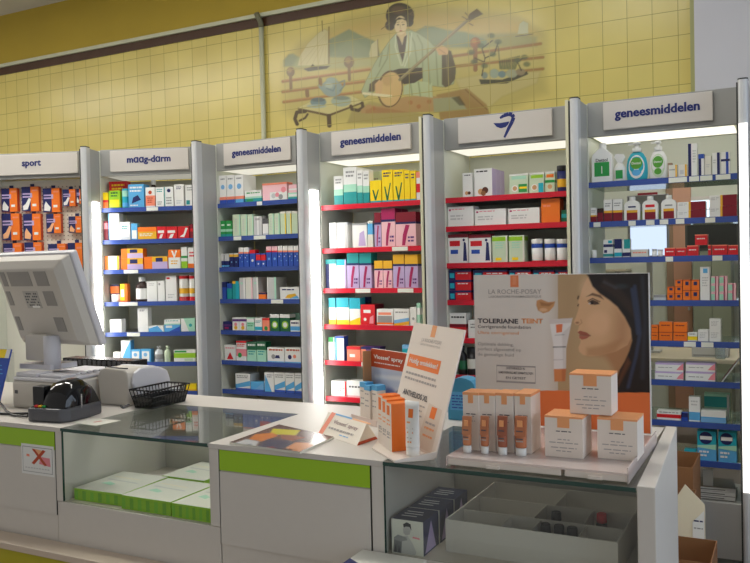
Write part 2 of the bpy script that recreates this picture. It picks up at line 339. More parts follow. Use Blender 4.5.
    K.line(g((255,408),(606,100)), 3, (128,116,78), .7); K.line(g((262,398),(600,100)), 1, (170,156,110), .7, .8)
    K.poly(g((596,104),(612,70),(650,44),(682,72),(640,92),(612,112)), (98,84,58), .8)
    for a in (((575,85),(600,100)), ((590,65),(612,90)), ((610,120),(630,130))): K.line(g(*a), 1, (90,76,52), .7)
    K.poly(g((438,250),(470,232),(506,250),(500,280),(455,282)), (206,166,112), 1); K.line(g((455,250),(490,275)), .7, (150,108,68), 1, .8)
    K.poly(g((128,430),(150,408),(168,420),(165,470),(140,492),(128,480)), (210,170,116), 1)
    K.poly(g((62,472),(140,478),(215,486),(214,500),(130,492),(64,484)), (226,216,168), .7)
    # head
    K.poly(g((236,150),(285,150),(288,180),(262,200),(240,180)), (206,182,128), 1)
    K.ell(*g((256,80))[0], 14.2, 12.8, (44,32,26), 1); K.ell(*g((205,130))[0], 5, 5.2, (42,30,24), 1); K.ell(*g((300,112))[0], 5, 5, (42,30,24), 1); K.ell(*g((246,50))[0], 7, 4, (104,76,54), 3, .6)
    K.ell(*g((259,130))[0], 6.2, 9.4, (222,200,146), .9)
    K.poly(g((222,110),(250,88),(296,100),(298,112),(268,98),(240,104),(230,130)), (40,30,24), .8)
    for x in (246, 273): K.ell(*g((x,126))[0], 1.3, .6, (84,62,44), .6); K.line(g((x-9,114),(x+8,113)), .5, (100,76,54), .6, .8)
    K.line(g((258,128),(256,144),(262,146)), .5, (176,140,92), .7, .8); K.ell(*g((260,158))[0], 1.4, .7, (170,84,60), .6)
    K.line(g((160,150),(205,118)), .8, (96,76,48), .7); K.line(g((305,72),(326,58)), .9, (96,76,48), .7); K.line(g((300,70),(325,78)), .8, (96,76,48), .7)
mural(); K.c[:, 3] = np.clip(K.c[:, 3], 0, .97)*.97; set_cols(me, K.c); me.materials.append(M_TILEPIC)
mu = bpy.data.objects.new('tile_mural', me); COL.objects.link(mu)
tag(mu, 'faded tile mural of a seated musician in a robe playing a long-necked lute', 'mural')

# ================================================================== SHELVING WALL
class Frame:
    def __init__(s, x, y, ang): s.o = Vector((x, y, 0)); s.a = ang; s.d = Vector((math.cos(ang), math.sin(ang), 0)); s.n = Vector((-math.sin(ang), math.cos(ang), 0))
    def w(s, u, v, z=0.): return s.o+s.d*u+s.n*v+Vector((0,0,z))
    def px(s, x, y, v): P = onP(x, y, s.w(0, v), s.n); return (P-s.o).dot(s.d), P.z
FY = 4.03; XB, XC, XD, XE, XF = -3.374, -2.586, -1.773, -.975, -.2105
A0 = Vector((-4.091, 3.794, 0)); A1 = Vector((-3.40, 4.06, 0)); ANG = math.atan2(A1.y-A0.y, A1.x-A0.x); LA = (A1-A0).length
a_ = Frame(A0.x, A0.y, ANG); a0 = a_.w(-LA-.02, 0)
BAY = {1: (Frame(a0.x, a0.y, ANG), LA+.02), 2: (a_, LA-.01), 3: (Frame(XB, FY, 0), XC-XB), 4: (Frame(XC, FY, 0), XD-XC), 5: (Frame(XD, FY, 0), XE-XD), 6: (Frame(XE, FY, 0), XF-XE)}
M_FRAME = mat('grey_lacquer', (168,168,164), .4); M_PANEL = mat('grey_green_panel', (214,216,202), .5); M_CREAM = mat('cream_edge', (206,202,172), .45)
M_HEAD = mat('header_grey', (152,152,148), .45); M_SIGN = mat('sign_white', (198,192,184), .4); M_NAVY = mat('sign_navy', (24,38,104), .4)
M_ALU = mat('aluminium_post', (198,199,199), .35, .1); M_DARK = mat('seam_dark', (44,46,44), .6)
M_RED = mat('red_strip', (206,24,48), .3); M_BLUE = mat('blue_strip', (58,82,154), .22); M_TAG = mat('price_paper', (224,226,216), .5)
M_LENS = emit('lamp_lens', (1, .985, .94), 8.5); M_LENSF = emit('lamp_lens_soft', (1, .98, .93), 2.2); M_TUBES = {k: emit('header_diffuser', (1, .96, .80), v) for k, v in {2:.35,3:.7,4:.95,5:.85,6:1.1}.items()}
M_PEG = mat('pegboard', (220,218,204), .6); M_HOLE = mat('peg_hole', (152,150,138), .8)
M_GSHELF = sheet_glass('glass_shelf', (.82,.9,.84), 1.45, .05, .45, rgb((186,206,190)))
SHELF = {2: [1.915,1.70,1.50,1.283,1.078,.876,.68], 3: [1.915,1.70,1.50,1.293,1.09,.893,.703], 4: [1.861,1.60,1.358,1.139,.92,.70], 5: [1.861,1.70,1.495,1.288,1.075,.868,.66], 6: [1.896,1.692,1.507,1.288,1.086,.891,.689,.50]}
PHRASE = {1: 'the sport bay', 2: 'the maag-darm bay', 3: 'the first geneesmiddelen bay', 4: 'the second geneesmiddelen bay', 5: 'the emblem bay', 6: 'the third geneesmiddelen bay'}
BAYNAME = {1: 'sport', 2: 'maag-darm', 3: 'first geneesmiddelen', 4: 'second geneesmiddelen', 5: 'emblem', 6: 'third geneesmiddelen'}
def post(fr, u, name_label, lens=None, fin=False):
    r = empty('display_post', fr.w(u, 0), fr.a); tag(r, name_label, 'post', 'aluminium posts between the shelf bays')
    out = [(.042,.06),(0,.06),(0,.014)]+[(.021-.021*math.cos(t), .014-.014*math.sin(t)) for t in (.5,1.0,1.57,2.14,2.64)]+[(.042,.014)]
    MB().prism([(x,y,0) for x,y in out], (0,0,2.3), M_ALU).build('column', r)
    MB().prism([(x*1.04-.001,y-.001,2.3) for x,y in out], (0,0,.006), M_DARK).build('cap', r)
    MB().box(.016,.042,.061,.198,0,2.296,M_FRAME).build('fin', r, bevel=.002)
    MB().box(-.007,-.0005,.012,.06,0,2.29,M_DARK).build('seam', r)
    if fin: MB().box(-.022,-.0075,.006,.06,0,2.296,M_CREAM).build('side_fin', r)
    if lens == 'side':
        q = MB().box(.0425,.05,.075,.165,.55,1.95,M_LENS).build('lamp_lens', r); q['label'] = 'glowing white lamp strip'
    if lens == 'front':
        q = MB().box(.003,.039,-.006,-.0005,.42,2.1,M_LENSF).build('lamp_lens', r); q['label'] = 'glowing white lamp strip'
    return r
post(BAY[2][0], 0, 'aluminium post with lit strip between the sport and maag-darm bays', 'side')
post(BAY[3][0], 0, 'unlit aluminium post between the maag-darm and first geneesmiddelen bays')
post(BAY[4][0], 0, 'aluminium post with lit strip between the first two geneesmiddelen bays', 'side')
post(BAY[5][0], 0, 'slim aluminium post between second geneesmiddelen and emblem bays', None, True)
post(BAY[6][0], 0, 'slim aluminium post between the emblem bay and the third geneesmiddelen bay', None, True)
post(Frame(XF, FY, 0), 0, 'aluminium post with lit front ending the row beside the third geneesmiddelen bay', 'front')
def sign_text(root, k, body, uc, w):
    t = put_text(body, (uc, .182, 2.226), (1,0,0), (0,0,1), w, None, M_NAVY, SIGNP, bold=.02, fat=.0011); return t
for k in range(1, 7):
    fr, W = BAY[k]; x0 = .046; x1 = W-.012
    r = empty('shelving_unit', fr.w(0, 0), fr.a)
    lab = {1: 'shelf unit under the sport sign hung with orange and navy packs', 2: 'shelf unit under the maag-darm sign with blue-edged shelves', 3: 'shelf unit under the first geneesmiddelen sign with blue-edged shelves',
           4: 'shelf unit under the second geneesmiddelen sign with red-edged shelves', 5: 'shelf unit under the goblet emblem with red-edged shelves', 6: 'open-backed shelf unit under the third geneesmiddelen sign with glass shelves'}[k]
    tag(r, lab, 'shelving unit', 'medicine shelf units behind the counter')
    MB().box(x0, x1, .2, .235, 2.13, 2.306, M_HEAD).build('header', r, bevel=.003)
    MB().box(x0, x1, .236, .6, 2.136, 2.155, M_CREAM).build('roof_panel', r)
    if k >= 2: q = MB().box(x0+.02, x1-.02, .24, .52, 2.130, 2.1355, M_TUBES[k]).build('light_diffuser', r); q['label'] = 'glowing diffuser under the header'
    s0, s1 = {1: (.06,.655), 2: (.122,.662), 3: (.118,.63), 4: (.136,.66), 5: (.136,.663), 6: (.128,.645)}[k]
    SIGNP = MB().box(s0, s1, .183, .2, 2.156, 2.296, M_SIGN).build('sign_panel', r, bevel=.002); SIGNP['label'] = {5: 'white sign with navy goblet emblem'}.get(k, 'white sign reading '+{1:'sport',2:'maag-darm'}.get(k,'geneesmiddelen'))
    uc = (s0+s1)/2
    if k == 1: sign_text(r, k, 'sport', uc-.028, .135)
    elif k == 2: sign_text(r, k, 'm\u0251\u0251g-d\u0251rm', uc-.0, .30)
    elif k == 5:                                        # goblet-and-snake emblem: bowl plus hooked stem
        em = MB(); cx, cz, q = uc-.005, 2.228, .0019
        bowl = [(-28,12),(-8,10),(20,12),(16,4),(8,-3),(-6,-5),(-18,0)]
        em.prism([(cx+x*q, .1828, cz+z*q) for x, z in bowl], (0,-.0008,0), M_NAVY)
        cen = [(-8,24),(4,30),(18,33),(28,30),(32,22),(28,11),(18,-6),(4,-32)]; wd = [3,5,5.8,5.8,5.8,5.4,4.8,3]
        for i in range(len(cen)-1):
            (ax,az),(bx,bz) = cen[i], cen[i+1]; L = math.hypot(bx-ax,bz-az); nx, nz = -(bz-az)/L, (bx-ax)/L; wa, wb = wd[i], wd[i+1]
            em.prism([(cx+(ax+nx*wa)*q,.1826,cz+(az+nz*wa)*q),(cx+(ax-nx*wa)*q,.1826,cz+(az-nz*wa)*q),(cx+(bx-nx*wb)*q,.1826,cz+(bz-nz*wb)*q),(cx+(bx+nx*wb)*q,.1826,cz+(bz+nz*wb)*q)], (0,-.0006,0), M_NAVY)
        em.build('emblem', SIGNP)
    else: sign_text(r, k, 'geneesmiddelen', uc-.0, {3:.375,4:.40,6:.40}[k])
    MB().box(.018, x0-.001, .2, .6, 0, 2.3, M_PANEL).build('side_panel', r); MB().box(x1+.001, W-.0085, .2, .6, 0, 2.3, M_PANEL).build('side_panel', r)
    if k == 1:
        b = MB(); b.box(x0, x1, .30, .318, .3, 2.13, M_PEG).build('pegboard', r)
        h = MB()
        for iu in range(int((x1-x0)/.03)):
            for iz in range(26):
                u = x0+.02+iu*.03; z = 1.38+iz*.028; h.box(u-.004, u+.004, .2985, .2998, z-.004, z+.004, M_HOLE)
        h.build('peg_holes', r)['kind'] = 'stuff'
        MB().box(x0, x1, .2, .6, 0, .3, M_FRAME).build('plinth', r)
        continue
    if k != 6: MB().box(x0, x1, .6, .615, 0, 2.13, M_PANEL).build('back_panel', r)
    if k == 6: MB().box(x0, x1, .2, .215, .03, .305, mat('white_front', (212,214,212), .4)).build('base_drawer', r, bevel=.003); MB().box(x0, x1, .216, .6, .29, .30, M_FRAME).build('base_top', r)
    else: MB().box(x0, x1, .2, .6, 0, .45, M_FRAME).build('plinth', r)
    strip = M_RED if k in (4, 5) else M_BLUE
    for s in SHELF[k]:
        sh = MB().box(x0, x1, .2135, .598, s-.022, s-.005, M_GSHELF if k == 6 else M_FRAME).build('shelf', r)
        e = MB().box(x0, x1, .2, .213, s-.028, s+.001, strip).build('price_strip', sh); e['label'] = ('red' if k in (4, 5) else 'blue')+' plastic price strip'
    bkt = {2: [(0,.36,.44),(2,.19,.29),(3,.15,.28),(4,.2,.29)], 3: [(1,.17,.23),(1,.33,.42),(0,.36,.40),(3,.45,.54)], 4: [(1,.52,.62),(2,.27,.37),(2,.55,.65),(4,.30,.37)],
           6: [(0,0.438,0.523),(0,0.533,0.578),(0,0.583,0.638),(0,0.653,0.718),(1,0.068,0.103),(1,0.243,0.278),(1,0.328,0.368),(1,0.393,0.433),(1,0.468,0.508),(1,0.603,0.648),(2,0.418,0.453),(2,0.633,0.678),(4,0.498,0.553),(4,0.578,0.633)]}.get(k, [])
    shelves = [o for o in r.children if o.name.startswith('shelf')]
    for i, t0, t1 in bkt:
        z = SHELF[k][i]; MB().box(t0, min(t1, x1), .197, .1996, z-.026, z-.002, M_TAG).build('price_tag', shelves[i])
# ================================================================== GOODS ON THE SHELVES
ORD = ['first','second','third','fourth','fifth','sixth','seventh','eighth','ninth','tenth','eleventh','twelfth','thirteenth','fourteenth','fifteenth','sixteenth','seventeenth','eighteenth']
SORD = ['top','second','third','fourth','fifth','sixth','seventh','lowest']
def spec(s):
    base, *ops = s.split(';'); ops = [o.strip() for o in ops if o.strip()]; return base.strip(), ops
def col(s): return s
def carton(w, d, h, sp):
    base, ops = spec(sp); top = side = None
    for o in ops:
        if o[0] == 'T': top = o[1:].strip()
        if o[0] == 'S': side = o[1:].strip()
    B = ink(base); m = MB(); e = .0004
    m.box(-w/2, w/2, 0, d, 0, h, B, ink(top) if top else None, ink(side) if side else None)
    lv = 0
    for o in ops:
        k = o[0]; a = o[1:].split(',')
        if k in 'TS': continue
        lv += 1; y = -e*lv; c = ink(a[-1].strip()); q = [float(t) for t in a[:-1]]
        def R(u0, v0, u1, v1, c=c, y=y): m.quad((-w/2+u0*w,y,v0*h),(-w/2+u1*w,y,v0*h),(-w/2+u1*w,y,v1*h),(-w/2+u0*w,y,v1*h), c)
        if k == 'h':                                     # band round the carton
            R(0, q[0], 1, q[1])
            m.quad((w/2-y,0,q[0]*h),(w/2-y,d,q[0]*h),(w/2-y,d,q[1]*h),(w/2-y,0,q[1]*h), c); m.quad((-w/2+y,d,q[0]*h),(-w/2+y,0,q[0]*h),(-w/2+y,0,q[1]*h),(-w/2+y,d,q[1]*h), c)
        elif k == 'v': R(q[0], 0, q[1], 1)
        elif k == 'r': R(*q)
        elif k == 't':                                   # lines of small print
            n = int(q[4]); rr = random.Random(int(q[0]*100+q[1]*1000+n))
            for i in range(n):
                v1 = q[3]-(q[3]-q[1])*i/n; v0 = v1-(q[3]-q[1])/n*.5; u = q[0]
                end = q[2]-(rr.random()*.3*(q[2]-q[0]) if i else 0)
                while u < end-.02: L = min(.08+.16*rr.random(), end-u); R(u, v0, u+L, v1); u += L+.035
        elif k == 'd':
            n = 14; r = q[2]*w; m.poly([(-w/2+q[0]*w+r*math.cos(2*math.pi*i/n), y, q[1]*h+r*math.sin(2*math.pi*i/n)) for i in range(n)], c)
        elif k == 'p':                                   # free outline
            m.poly([(-w/2+q[i]*w, y, q[i+1]*h) for i in range(0, len(q), 2)], c)
    return m
_cache = {}
def build_item(kind, w, d, h, sp):
    """returns the root object of one packed good, standing at the origin with its front at y=0"""
    base, ops = spec(sp); B = ink(base)
    def band(m, r0, sx, sy, cy):
        for i, o in enumerate(ops):
            if o[0] == 'h':
                a = o[1:].split(','); z0, z1 = float(a[0])*h, float(a[1])*h
                m.lathe([(r0+.0005*(i+1), z0), (r0+.0005*(i+1), z1)], ink(a[2].strip()), (0,cy,0), 16, sx, sy, True, False, False)
    capc = next((o[1:].strip() for o in ops if o[0] == 'C'), 'white')
    key = (kind, round(w,3), round(d,3), round(h,3), sp)
    if kind == 'c':
        if key not in _cache: _cache[key] = carton(w, d, h, sp).mesh('carton')
        o = bpy.data.objects.new('medicine_carton', _cache[key]); COL.objects.link(o); return o
    r = w/2; sy = min(1., d/w); cy = r*sy
    if kind == 'b':                                      # round bottle with screw cap
        m = MB(); m.lathe([(r*.94,0),(r,.02*h),(r,.62*h),(r*.9,.70*h),(r*.45,.79*h),(r*.42,.84*h)], B, (0,cy,0), 16, 1, sy); band(m, r, 1, sy, cy); o = m.build('medicine_bottle')
        MB().lathe([(r*.52,.83*h),(r*.54,.85*h),(r*.54,.98*h),(r*.5,h)], ink(capc), (0,cy,0), 14, 1, 1).build('cap', o)['label'] = capc+' screw cap'
    elif kind == 'j':                                    # tub with lid
        m = MB(); m.lathe([(r*.9,0),(r*.95,.02*h),(r,.80*h)], B, (0,cy,0), 18, 1, sy); band(m, r, 1, sy, cy); o = m.build('tub')
        MB().lathe([(r*1.02,.80*h),(r*1.03,.82*h),(r*1.03,.97*h),(r*.98,h)], ink(capc), (0,cy,0), 18, 1, sy).build('lid', o)
    elif kind == 'k':                                    # straight tin
        m = MB(); m.lathe([(r*.97,0),(r,.01*h),(r,.97*h),(r*.95,h)], B, (0,cy,0), 18, 1, sy); band(m, r, 1, sy, cy); o = m.build('tin')
    elif kind == 'f':                                    # flat flask with sloping shoulders, cap
        pr = [(-r,0),(r,0),(r,.68*h),(r*.8,.78*h),(r*.42,.84*h),(-r*.42,.84*h),(-r*.8,.78*h),(-r,.68*h)]
        m = MB(); m.prism([(x,0,z) for x,z in pr], (0,d,0), B)
        lv = 0
        for op in ops:
            if op[0] in 'rh': 
                a = op[1:].split(','); q = [float(t) for t in a[:-1]]; lv += 1
                if op[0] == 'h': q = [.06,q[0],.94,q[1]]
                m.quad((-r+q[0]*w,-.0004*lv,q[1]*h),(-r+q[2]*w,-.0004*lv,q[1]*h),(-r+q[2]*w,-.0004*lv,q[3]*h),(-r+q[0]*w,-.0004*lv,q[3]*h), ink(a[-1].strip()))
        o = m.build('medicine_flask')
        MB().lathe([(r*.36,.84*h),(r*.4,.85*h),(r*.4,.985*h),(r*.35,h)], ink(capc), (0,d/2,0), 14).build('cap', o)['label'] = capc+' cap'
    elif kind == 'p':                                    # pump soap bottle: oval body, oval label, pump head
        m = MB(); m.lathe([(r*.84,0),(r*.93,.02*h),(r,.2*h),(r*.98,.42*h),(r*.86,.58*h),(r*.6,.70*h),(r*.36,.745*h)], B, (0,cy,0), 28, 1, sy); o = m.build('pump_bottle')
        def oval(name, cx, cz, a, b2, c, lift, pts=22):
            vs = [];
            for i in range(pts):
                t = 2*math.pi*i/pts; x = cx+a*math.cos(t); z = cz+b2*math.sin(t)
                zz = z/h; rr = np.interp(zz, [0,.02,.2,.42,.58,.70], [r*.84,r*.93,r,r*.98,r*.86,r*.6]); y = cy-math.sqrt(max(rr*rr-x*x, 0))*sy-lift
                vs.append((x,y,z))
            zz = cz/h; rr = np.interp(zz, [0,.02,.2,.42,.58,.70], [r*.84,r*.93,r,r*.98,r*.86,r*.6]); vs.append((cx, cy-math.sqrt(max(rr*rr-cx*cx,0))*sy-lift, cz))
            q = MB(); q.add(vs, [(i,(i+1) % pts,pts) for i in range(pts)], ink(c)); return q.build(name, o)
        lab, emb, low = [x.strip() for x in next(x[1:] for x in ops if x[0] == 'O').split(',')]
        oval('label_panel', 0, .36*h, r*.74, .30*h, lab, .0012); oval('round_emblem', 0, .45*h, r*.56, .15*h, emb, .002); oval('label_foot', 0, .21*h, r*.4, .08*h, low, .002)
        put_text('Dettol', (0, -.0042, .45*h), (1,0,0), (0,0,1), r*.82, None, ink('white'), o, .02)
        MB().lathe([(r*.4,.745*h),(r*.42,.76*h),(r*.42,.84*h),(r*.2,.86*h),(r*.2,.93*h)], ink('white'), (0,cy,0), 14).lathe([(r*.34,.925*h),(r*.36,.95*h),(r*.34,.99*h),(r*.2,h)], ink('white'), (0,cy,0), 14).box(-r*.8,0,cy-.006,cy+.006,.935*h,.975*h,ink('white')).build('pump_head', o)
    elif kind == 'g':                                    # jug-shaped bottle with shoulder and cap
        pr = [(-r,.02*h),(-r*.93,0),(r*.93,0),(r,.02*h),(r,.62*h),(r*.88,.72*h),(r*.42,.82*h),(r*.3,.86*h),(-r*.3,.86*h),(-r*.42,.82*h),(-r*.88,.72*h),(-r,.62*h)]
        m = MB(); m.prism([(x,0,z) for x,z in pr], (0,d,0), B)
        o = m.build('antiseptic_bottle', bevel=min(.008, d*.2), seg=3)
        MB().box(-r*.72,r*.72,-.0012,0,.17*h,.52*h,ink('green')).box(-r*.04,r*.04,-.0018,-.0012,.24*h,.42*h,ink('white')).build('label_panel', o)['label'] = 'green label'
        put_text('Dettol', (0,-.0006,.57*h), (1,0,0), (0,0,1), r*1.15, None, ink('dgrey'), o, .02)
        MB().lathe([(r*.34,.85*h),(r*.36,.86*h),(r*.36,.985*h),(r*.3,h)], ink('white'), (0,d/2,0), 16).build('cap', o)
    elif kind == 'x':                                    # trigger spray
        m = MB(); m.lathe([(r*.95,0),(r,.02*h),(r,.5*h),(r*.7,.62*h),(r*.4,.68*h)], B, (0,cy,0), 16, 1, sy); o = m.build('spray_bottle')
        MB().box(-r*.62,r*.62,-.0006,.004,.12*h,.42*h,ink('green')).build('label_panel', o)['label'] = 'green label'
        MB().prism([(-r*.25,cy-.008,.66*h),(r*.25,cy-.008,.66*h),(r*.7,cy-.012,.78*h),(r*.98,cy-.012,.88*h),(r*.7,cy-.012,.98*h),(-r*.6,cy-.012,h),(-r*.98,cy-.012,.9*h),(-r*.6,cy-.012,.80*h)], (0,.024,0), ink('white')).build('spray_head', o)
    elif kind == 't':                                    # squeeze tube on its cap
        m = MB(); n = 14; m.lathe([(r*.82,.14*h),(r*.95,.18*h),(r*.98,.4*h)], B, (0,cy,0), n, 1, sy, True, True, False)
        m.prism([(-r*.98,cy*.9,.4*h),(r*.98,cy*.9,.4*h),(r,cy*.9,h),(-r,cy*.9,h)], (0,cy*.3,0), B); o = m.build('cream_tube')
        MB().lathe([(r*.8,0),(r*.82,.13*h)], ink(capc), (0,cy,0), n, 1, sy).build('cap', o)
    return o
def copy_tree(o, parent=None):
    c = o.copy(); COL.objects.link(c)
    if parent: c.parent = parent
    for ch in list(o.children): copy_tree(ch, c)
    return c
CATS = {'c':'medicine box','b':'bottle','j':'tub','k':'tin','f':'bottle','p':'soap bottle','g':'bottle','x':'spray bottle','t':'tube'}
placed = []
def stock(bay, si, rows):
    """rows: (x0, x1, ytop, kind, look, spec, options); u = stacked on the one before, n = more behind, v = setback, d = depth"""
    fr, W = BAY[bay]; z0 = SHELF[bay][si]-.0045; order = 0; prev_top = z0; last = None; lastu = -9.
    rows = list(rows); seen = {}
    for row in rows:
        x0, x1, yt, kind, look, sp = row[:6]; op = row[6] if len(row) > 6 else {}
        v = .222+op.get('v', 0.); u0, _ = fr.px(x0, yt, v); u1, zt = fr.px(x1, yt, v); zt = fr.px((x0+x1)/2, yt, v)[1]
        up = op.get('u'); base = prev_top+.0005 if up else z0
        if not op.get('v'): u0 = max(u0, .048, 0 if up else lastu+.0012); lastu = u1
        u1 = min(u1, W-.0135); w = max(.008, u1-u0-.0015); h = max(.008, zt-base)
        d = op.get('d', {'c': min(.14, max(.035, .9*w)), 'g': .06, 'p': .05, 'f': .03, 'x': .045}.get(kind, w))
        o = build_item(kind, w, d, h, sp); o.location = fr.w((u0+u1)/2, v, base); o.rotation_euler = (0,0,fr.a)
        prev_top = base+h
        if not up and not op.get('v'): order += 1
        bay_w = 'emblem bay' if bay == 5 else PHRASE[bay][4:]
        pos = f'{ORD[order-1] if order else "first"} from left, {SORD[si]} shelf, {bay_w}'
        if up: lab = f'{look}, {"topmost of stack" if up == 2 else "stacked on"} {pos}'
        elif op.get('v'): lab = f'{look} tucked behind, {SORD[si]} shelf, {bay_w}'
        else: lab = f'{look}, {pos}'
        k = seen.get(lab, 0); seen[lab] = k+1
        if op.get('v') and k: lab = f'second {lab}'
        tag(o, lab, CATS[kind], f'packs on the {SORD[si]} {BAYNAME[bay]} shelf'); placed.append(o)
        for i in range(op.get('n', 0)):
            c = copy_tree(o); c.location = fr.w((u0+u1)/2, v+(d+.002)*(i+1), base)
            tag(c, f'{look} queued behind {pos}', CATS[kind], f'{look} queued behind {pos}')
C = 'c'
stock(2, 0, [
 (101.3,108,192.6,C,'yellow and red small carton','yellow;h0,.55,orange;h.42,.55,red'),
 (108.5,120,190.5,C,'yellow-green carton','lime;r.1,.1,.9,.5,yellow;t.2,.6,.8,.9,2,dgreen',{'d':.05}),
 (108.8,127,181.5,C,'red-orange tall carton','orange;h.55,1,red;t.15,.65,.85,.9,2,yellow',{'v':.06,'d':.06}),
 (120.8,127,188.5,'k','pale teal slim tin','turq;h.6,.9,mint;h.1,.3,sky'),
 (128,143.8,184.3,C,'blue carton with white lettering','blue;h0,1,sky;t.1,.62,.9,.9,2,white;p.2,.2,.8,.35,.6,.55,.3,.45,navy;t.1,.05,.6,.15,1,white'),
 (145.3,154.6,187.3,C,'orange and white carton','white;h.1,.6,salmon;d.5,.75,.2,rust;t.2,.2,.8,.5,3,rust',{'d':.045}),
 (147,156,179.5,'b','brown bottle with white cap','dbrown;h.1,.5,white',{'v':.11}),
 (155.4,163.6,187.3,C,'white carton with dark print','white;t.15,.72,.85,.92,2,teal;t.2,.1,.8,.3,2,grey'),
 (164,173.2,186.9,C,'white carton with navy bird','white;d.5,.82,.2,navy;t.2,.1,.8,.5,3,grey;v0,.08,teal'),
 (174,183.6,184.3,C,'tall white carton','white;t.2,.75,.8,.9,2,navy;t.2,.1,.8,.3,2,silver'),
 (185,194,185,C,'white carton with grey print','white;t.2,.7,.8,.9,2,grey;r.1,.1,.5,.3,teal')])
stock(2, 1, [
 (101.6,107.5,221,C,'dark red small carton','maroon;h.6,.9,rose'),
 (108,119,213.4,C,'tall white carton','white;t.2,.6,.8,.7,2,grey;v0,.1,sky'),
 (119.6,129.8,222,C,'white carton with teal print','white;t.2,.55,.8,.8,2,teal;r.1,.05,.9,.2,silver'),
 (131,137,223.5,C,'narrow pale blue carton','sky;r.1,.1,.9,.6,white'),
 (137.5,156.3,227,C,'flat golden orange carton','gold;h.65,1,orange;t.1,.25,.8,.5,2,white',{'d':.08}),
 (156.8,165.8,226.5,C,'red carton with white print','red;r.1,.5,.8,.7,white;p.2,.1,.5,.1,.7,.45,.4,.4,white'),
 (166.2,177.2,226.5,C,'second red carton with white print','red;r.1,.5,.8,.7,white;p.2,.1,.5,.1,.7,.45,.4,.4,white'),
 (177.7,189,226.3,C,'red carton with white swoosh','red;p.15,.2,.55,.15,.9,.85,.7,.9,.5,.4,white'),
 (189.5,195,224,C,'narrow crimson carton','maroon;r.1,.5,.9,.7,red')])
stock(2, 2, [
 (104.3,119,256,C,'white carton with orange edge','white;v0,.25,orange;v.85,1,gold'),
 (121,143,258.2,C,'orange and violet flat carton','orange;v.28,1,lilac;r.28,.5,1,1,gold;r.4,.55,.75,.9,navy',{'d':.07}),
 (121,142.8,248.6,C,'orange and violet flat carton','orange;v.28,1,lilac;r.28,.5,1,1,gold;r.4,.55,.75,.9,navy',{'u':1,'d':.07}),
 (144,167.4,256.5,C,'violet carton with orange end','orange;v.34,1,lilac;r.34,.6,1,1,gold;r.5,.6,.8,.9,navy',{'d':.07}),
 (168,180.2,249.6,C,'white carton with orange V','white;h.6,1,orange;p.25,.95,.4,.95,.5,.72,.6,.95,.75,.95,.55,.6,.45,.6,white;t.2,.2,.8,.45,2,gold'),
 (180.8,187,247,C,'yellow-green and white carton','white;h0,.35,lime;h.5,.6,green'),
 (187.6,195,247.5,C,'white carton with red edge','white;h0,.25,orange;t.2,.5,.8,.8,2,red')])
stock(2, 3, [
 (109.6,119.3,294.6,'j','low white jar','white;Cwhite'),
 (110,118.6,284.5,C,'navy and orange carton','navy;h.5,.9,orange',{'v':.06}),
 (119.8,127.2,283.8,C,'orange and yellow slim carton','orange;v0,.6,yellow;r.1,.3,.55,.7,white;h0,.12,orange'),
 (133.4,145.9,277.3,'b','brown bottle with broad white label','dbrown;h.12,.55,white',{}),
 (146.6,156.7,281.2,C,'plain white carton','white;t.2,.75,.8,.9,2,lgrey'),
 (157.2,164.5,281,C,'slim white carton','white;r.15,.8,.4,.9,grey'),
 (165.2,176.2,276,C,'tall white carton','white;r.1,.88,.4,.95,red;t.2,.1,.8,.3,2,lgrey'),
 (177.2,187.5,275,'k','white tin with red bands','white;h.02,.18,red;h.3,.5,gold;h.86,.97,red'),
 (188,195,275,'k','white tin with red bands','white;h.02,.18,red;h.3,.5,gold;h.86,.97,red')])
stock(2, 4, [
 (109.6,121.3,319.5,C,'white cube carton','white;t.5,.1,.9,.2,1,grey'),
 (137.3,147.8,308,C,'tall white carton','white;t.2,.85,.7,.93,2,dgrey'),
 (148,163.6,325.8,C,'flat blue and white carton','white;p0,0,1,0,.6,1,0,.6,sky',{'d':.06}),
 (164.2,180,324.8,C,'flat blue and teal carton','sky;p.2,0,1,0,1,.8,blue;r.1,.6,.5,.9,white',{'d':.06}),
 (164,180.2,319.3,C,'flat white and mint carton','white;t.1,.5,.9,.8,1,teal;h0,.2,mint',{'u':1,'d':.06}),
 (180.8,194.5,318.4,C,'mint and white carton','mint;p0,0,.6,0,.2,1,0,1,white;d.7,.5,.12,teal',{'d':.08})])
stock(2, 5, [
 (113,120.2,352,C,'small white carton','white;t.2,.5,.8,.8,1,sky'),
 (120.8,130.5,340.5,C,'blue and white carton','white;p0,.1,1,.1,1,1,.5,.6,sky;S sky'),
 (131,140.4,349.5,C,'light blue carton with white label','sky;r.08,.1,.85,.85,white;d.45,.6,.2,lblue'),
 (140.9,150.6,349.3,C,'second light blue carton with white label','sky;r.08,.1,.85,.85,white;d.45,.6,.2,lblue'),
 (153.3,161.7,346.5,'b','round silver bottle','silver;h.2,.5,grey;Cgrey'),
 (163.2,169.2,346,'b','pale green bottle','pgreen;Cpgreen'),
 (173.6,195,350,C,'flat green and white carton','white;h.35,.75,lime;r.05,.8,.6,.95,green;r.5,.1,.9,.3,pgreen',{'d':.07})])
stock(2, 6, [(160,180,385,C,'pale flat carton','lgrey;h0,.5,silver',{'d':.06}), (184.4,196,384.4,C,'flat yellow carton','yellow;h0,.3,gold',{'d':.06})])
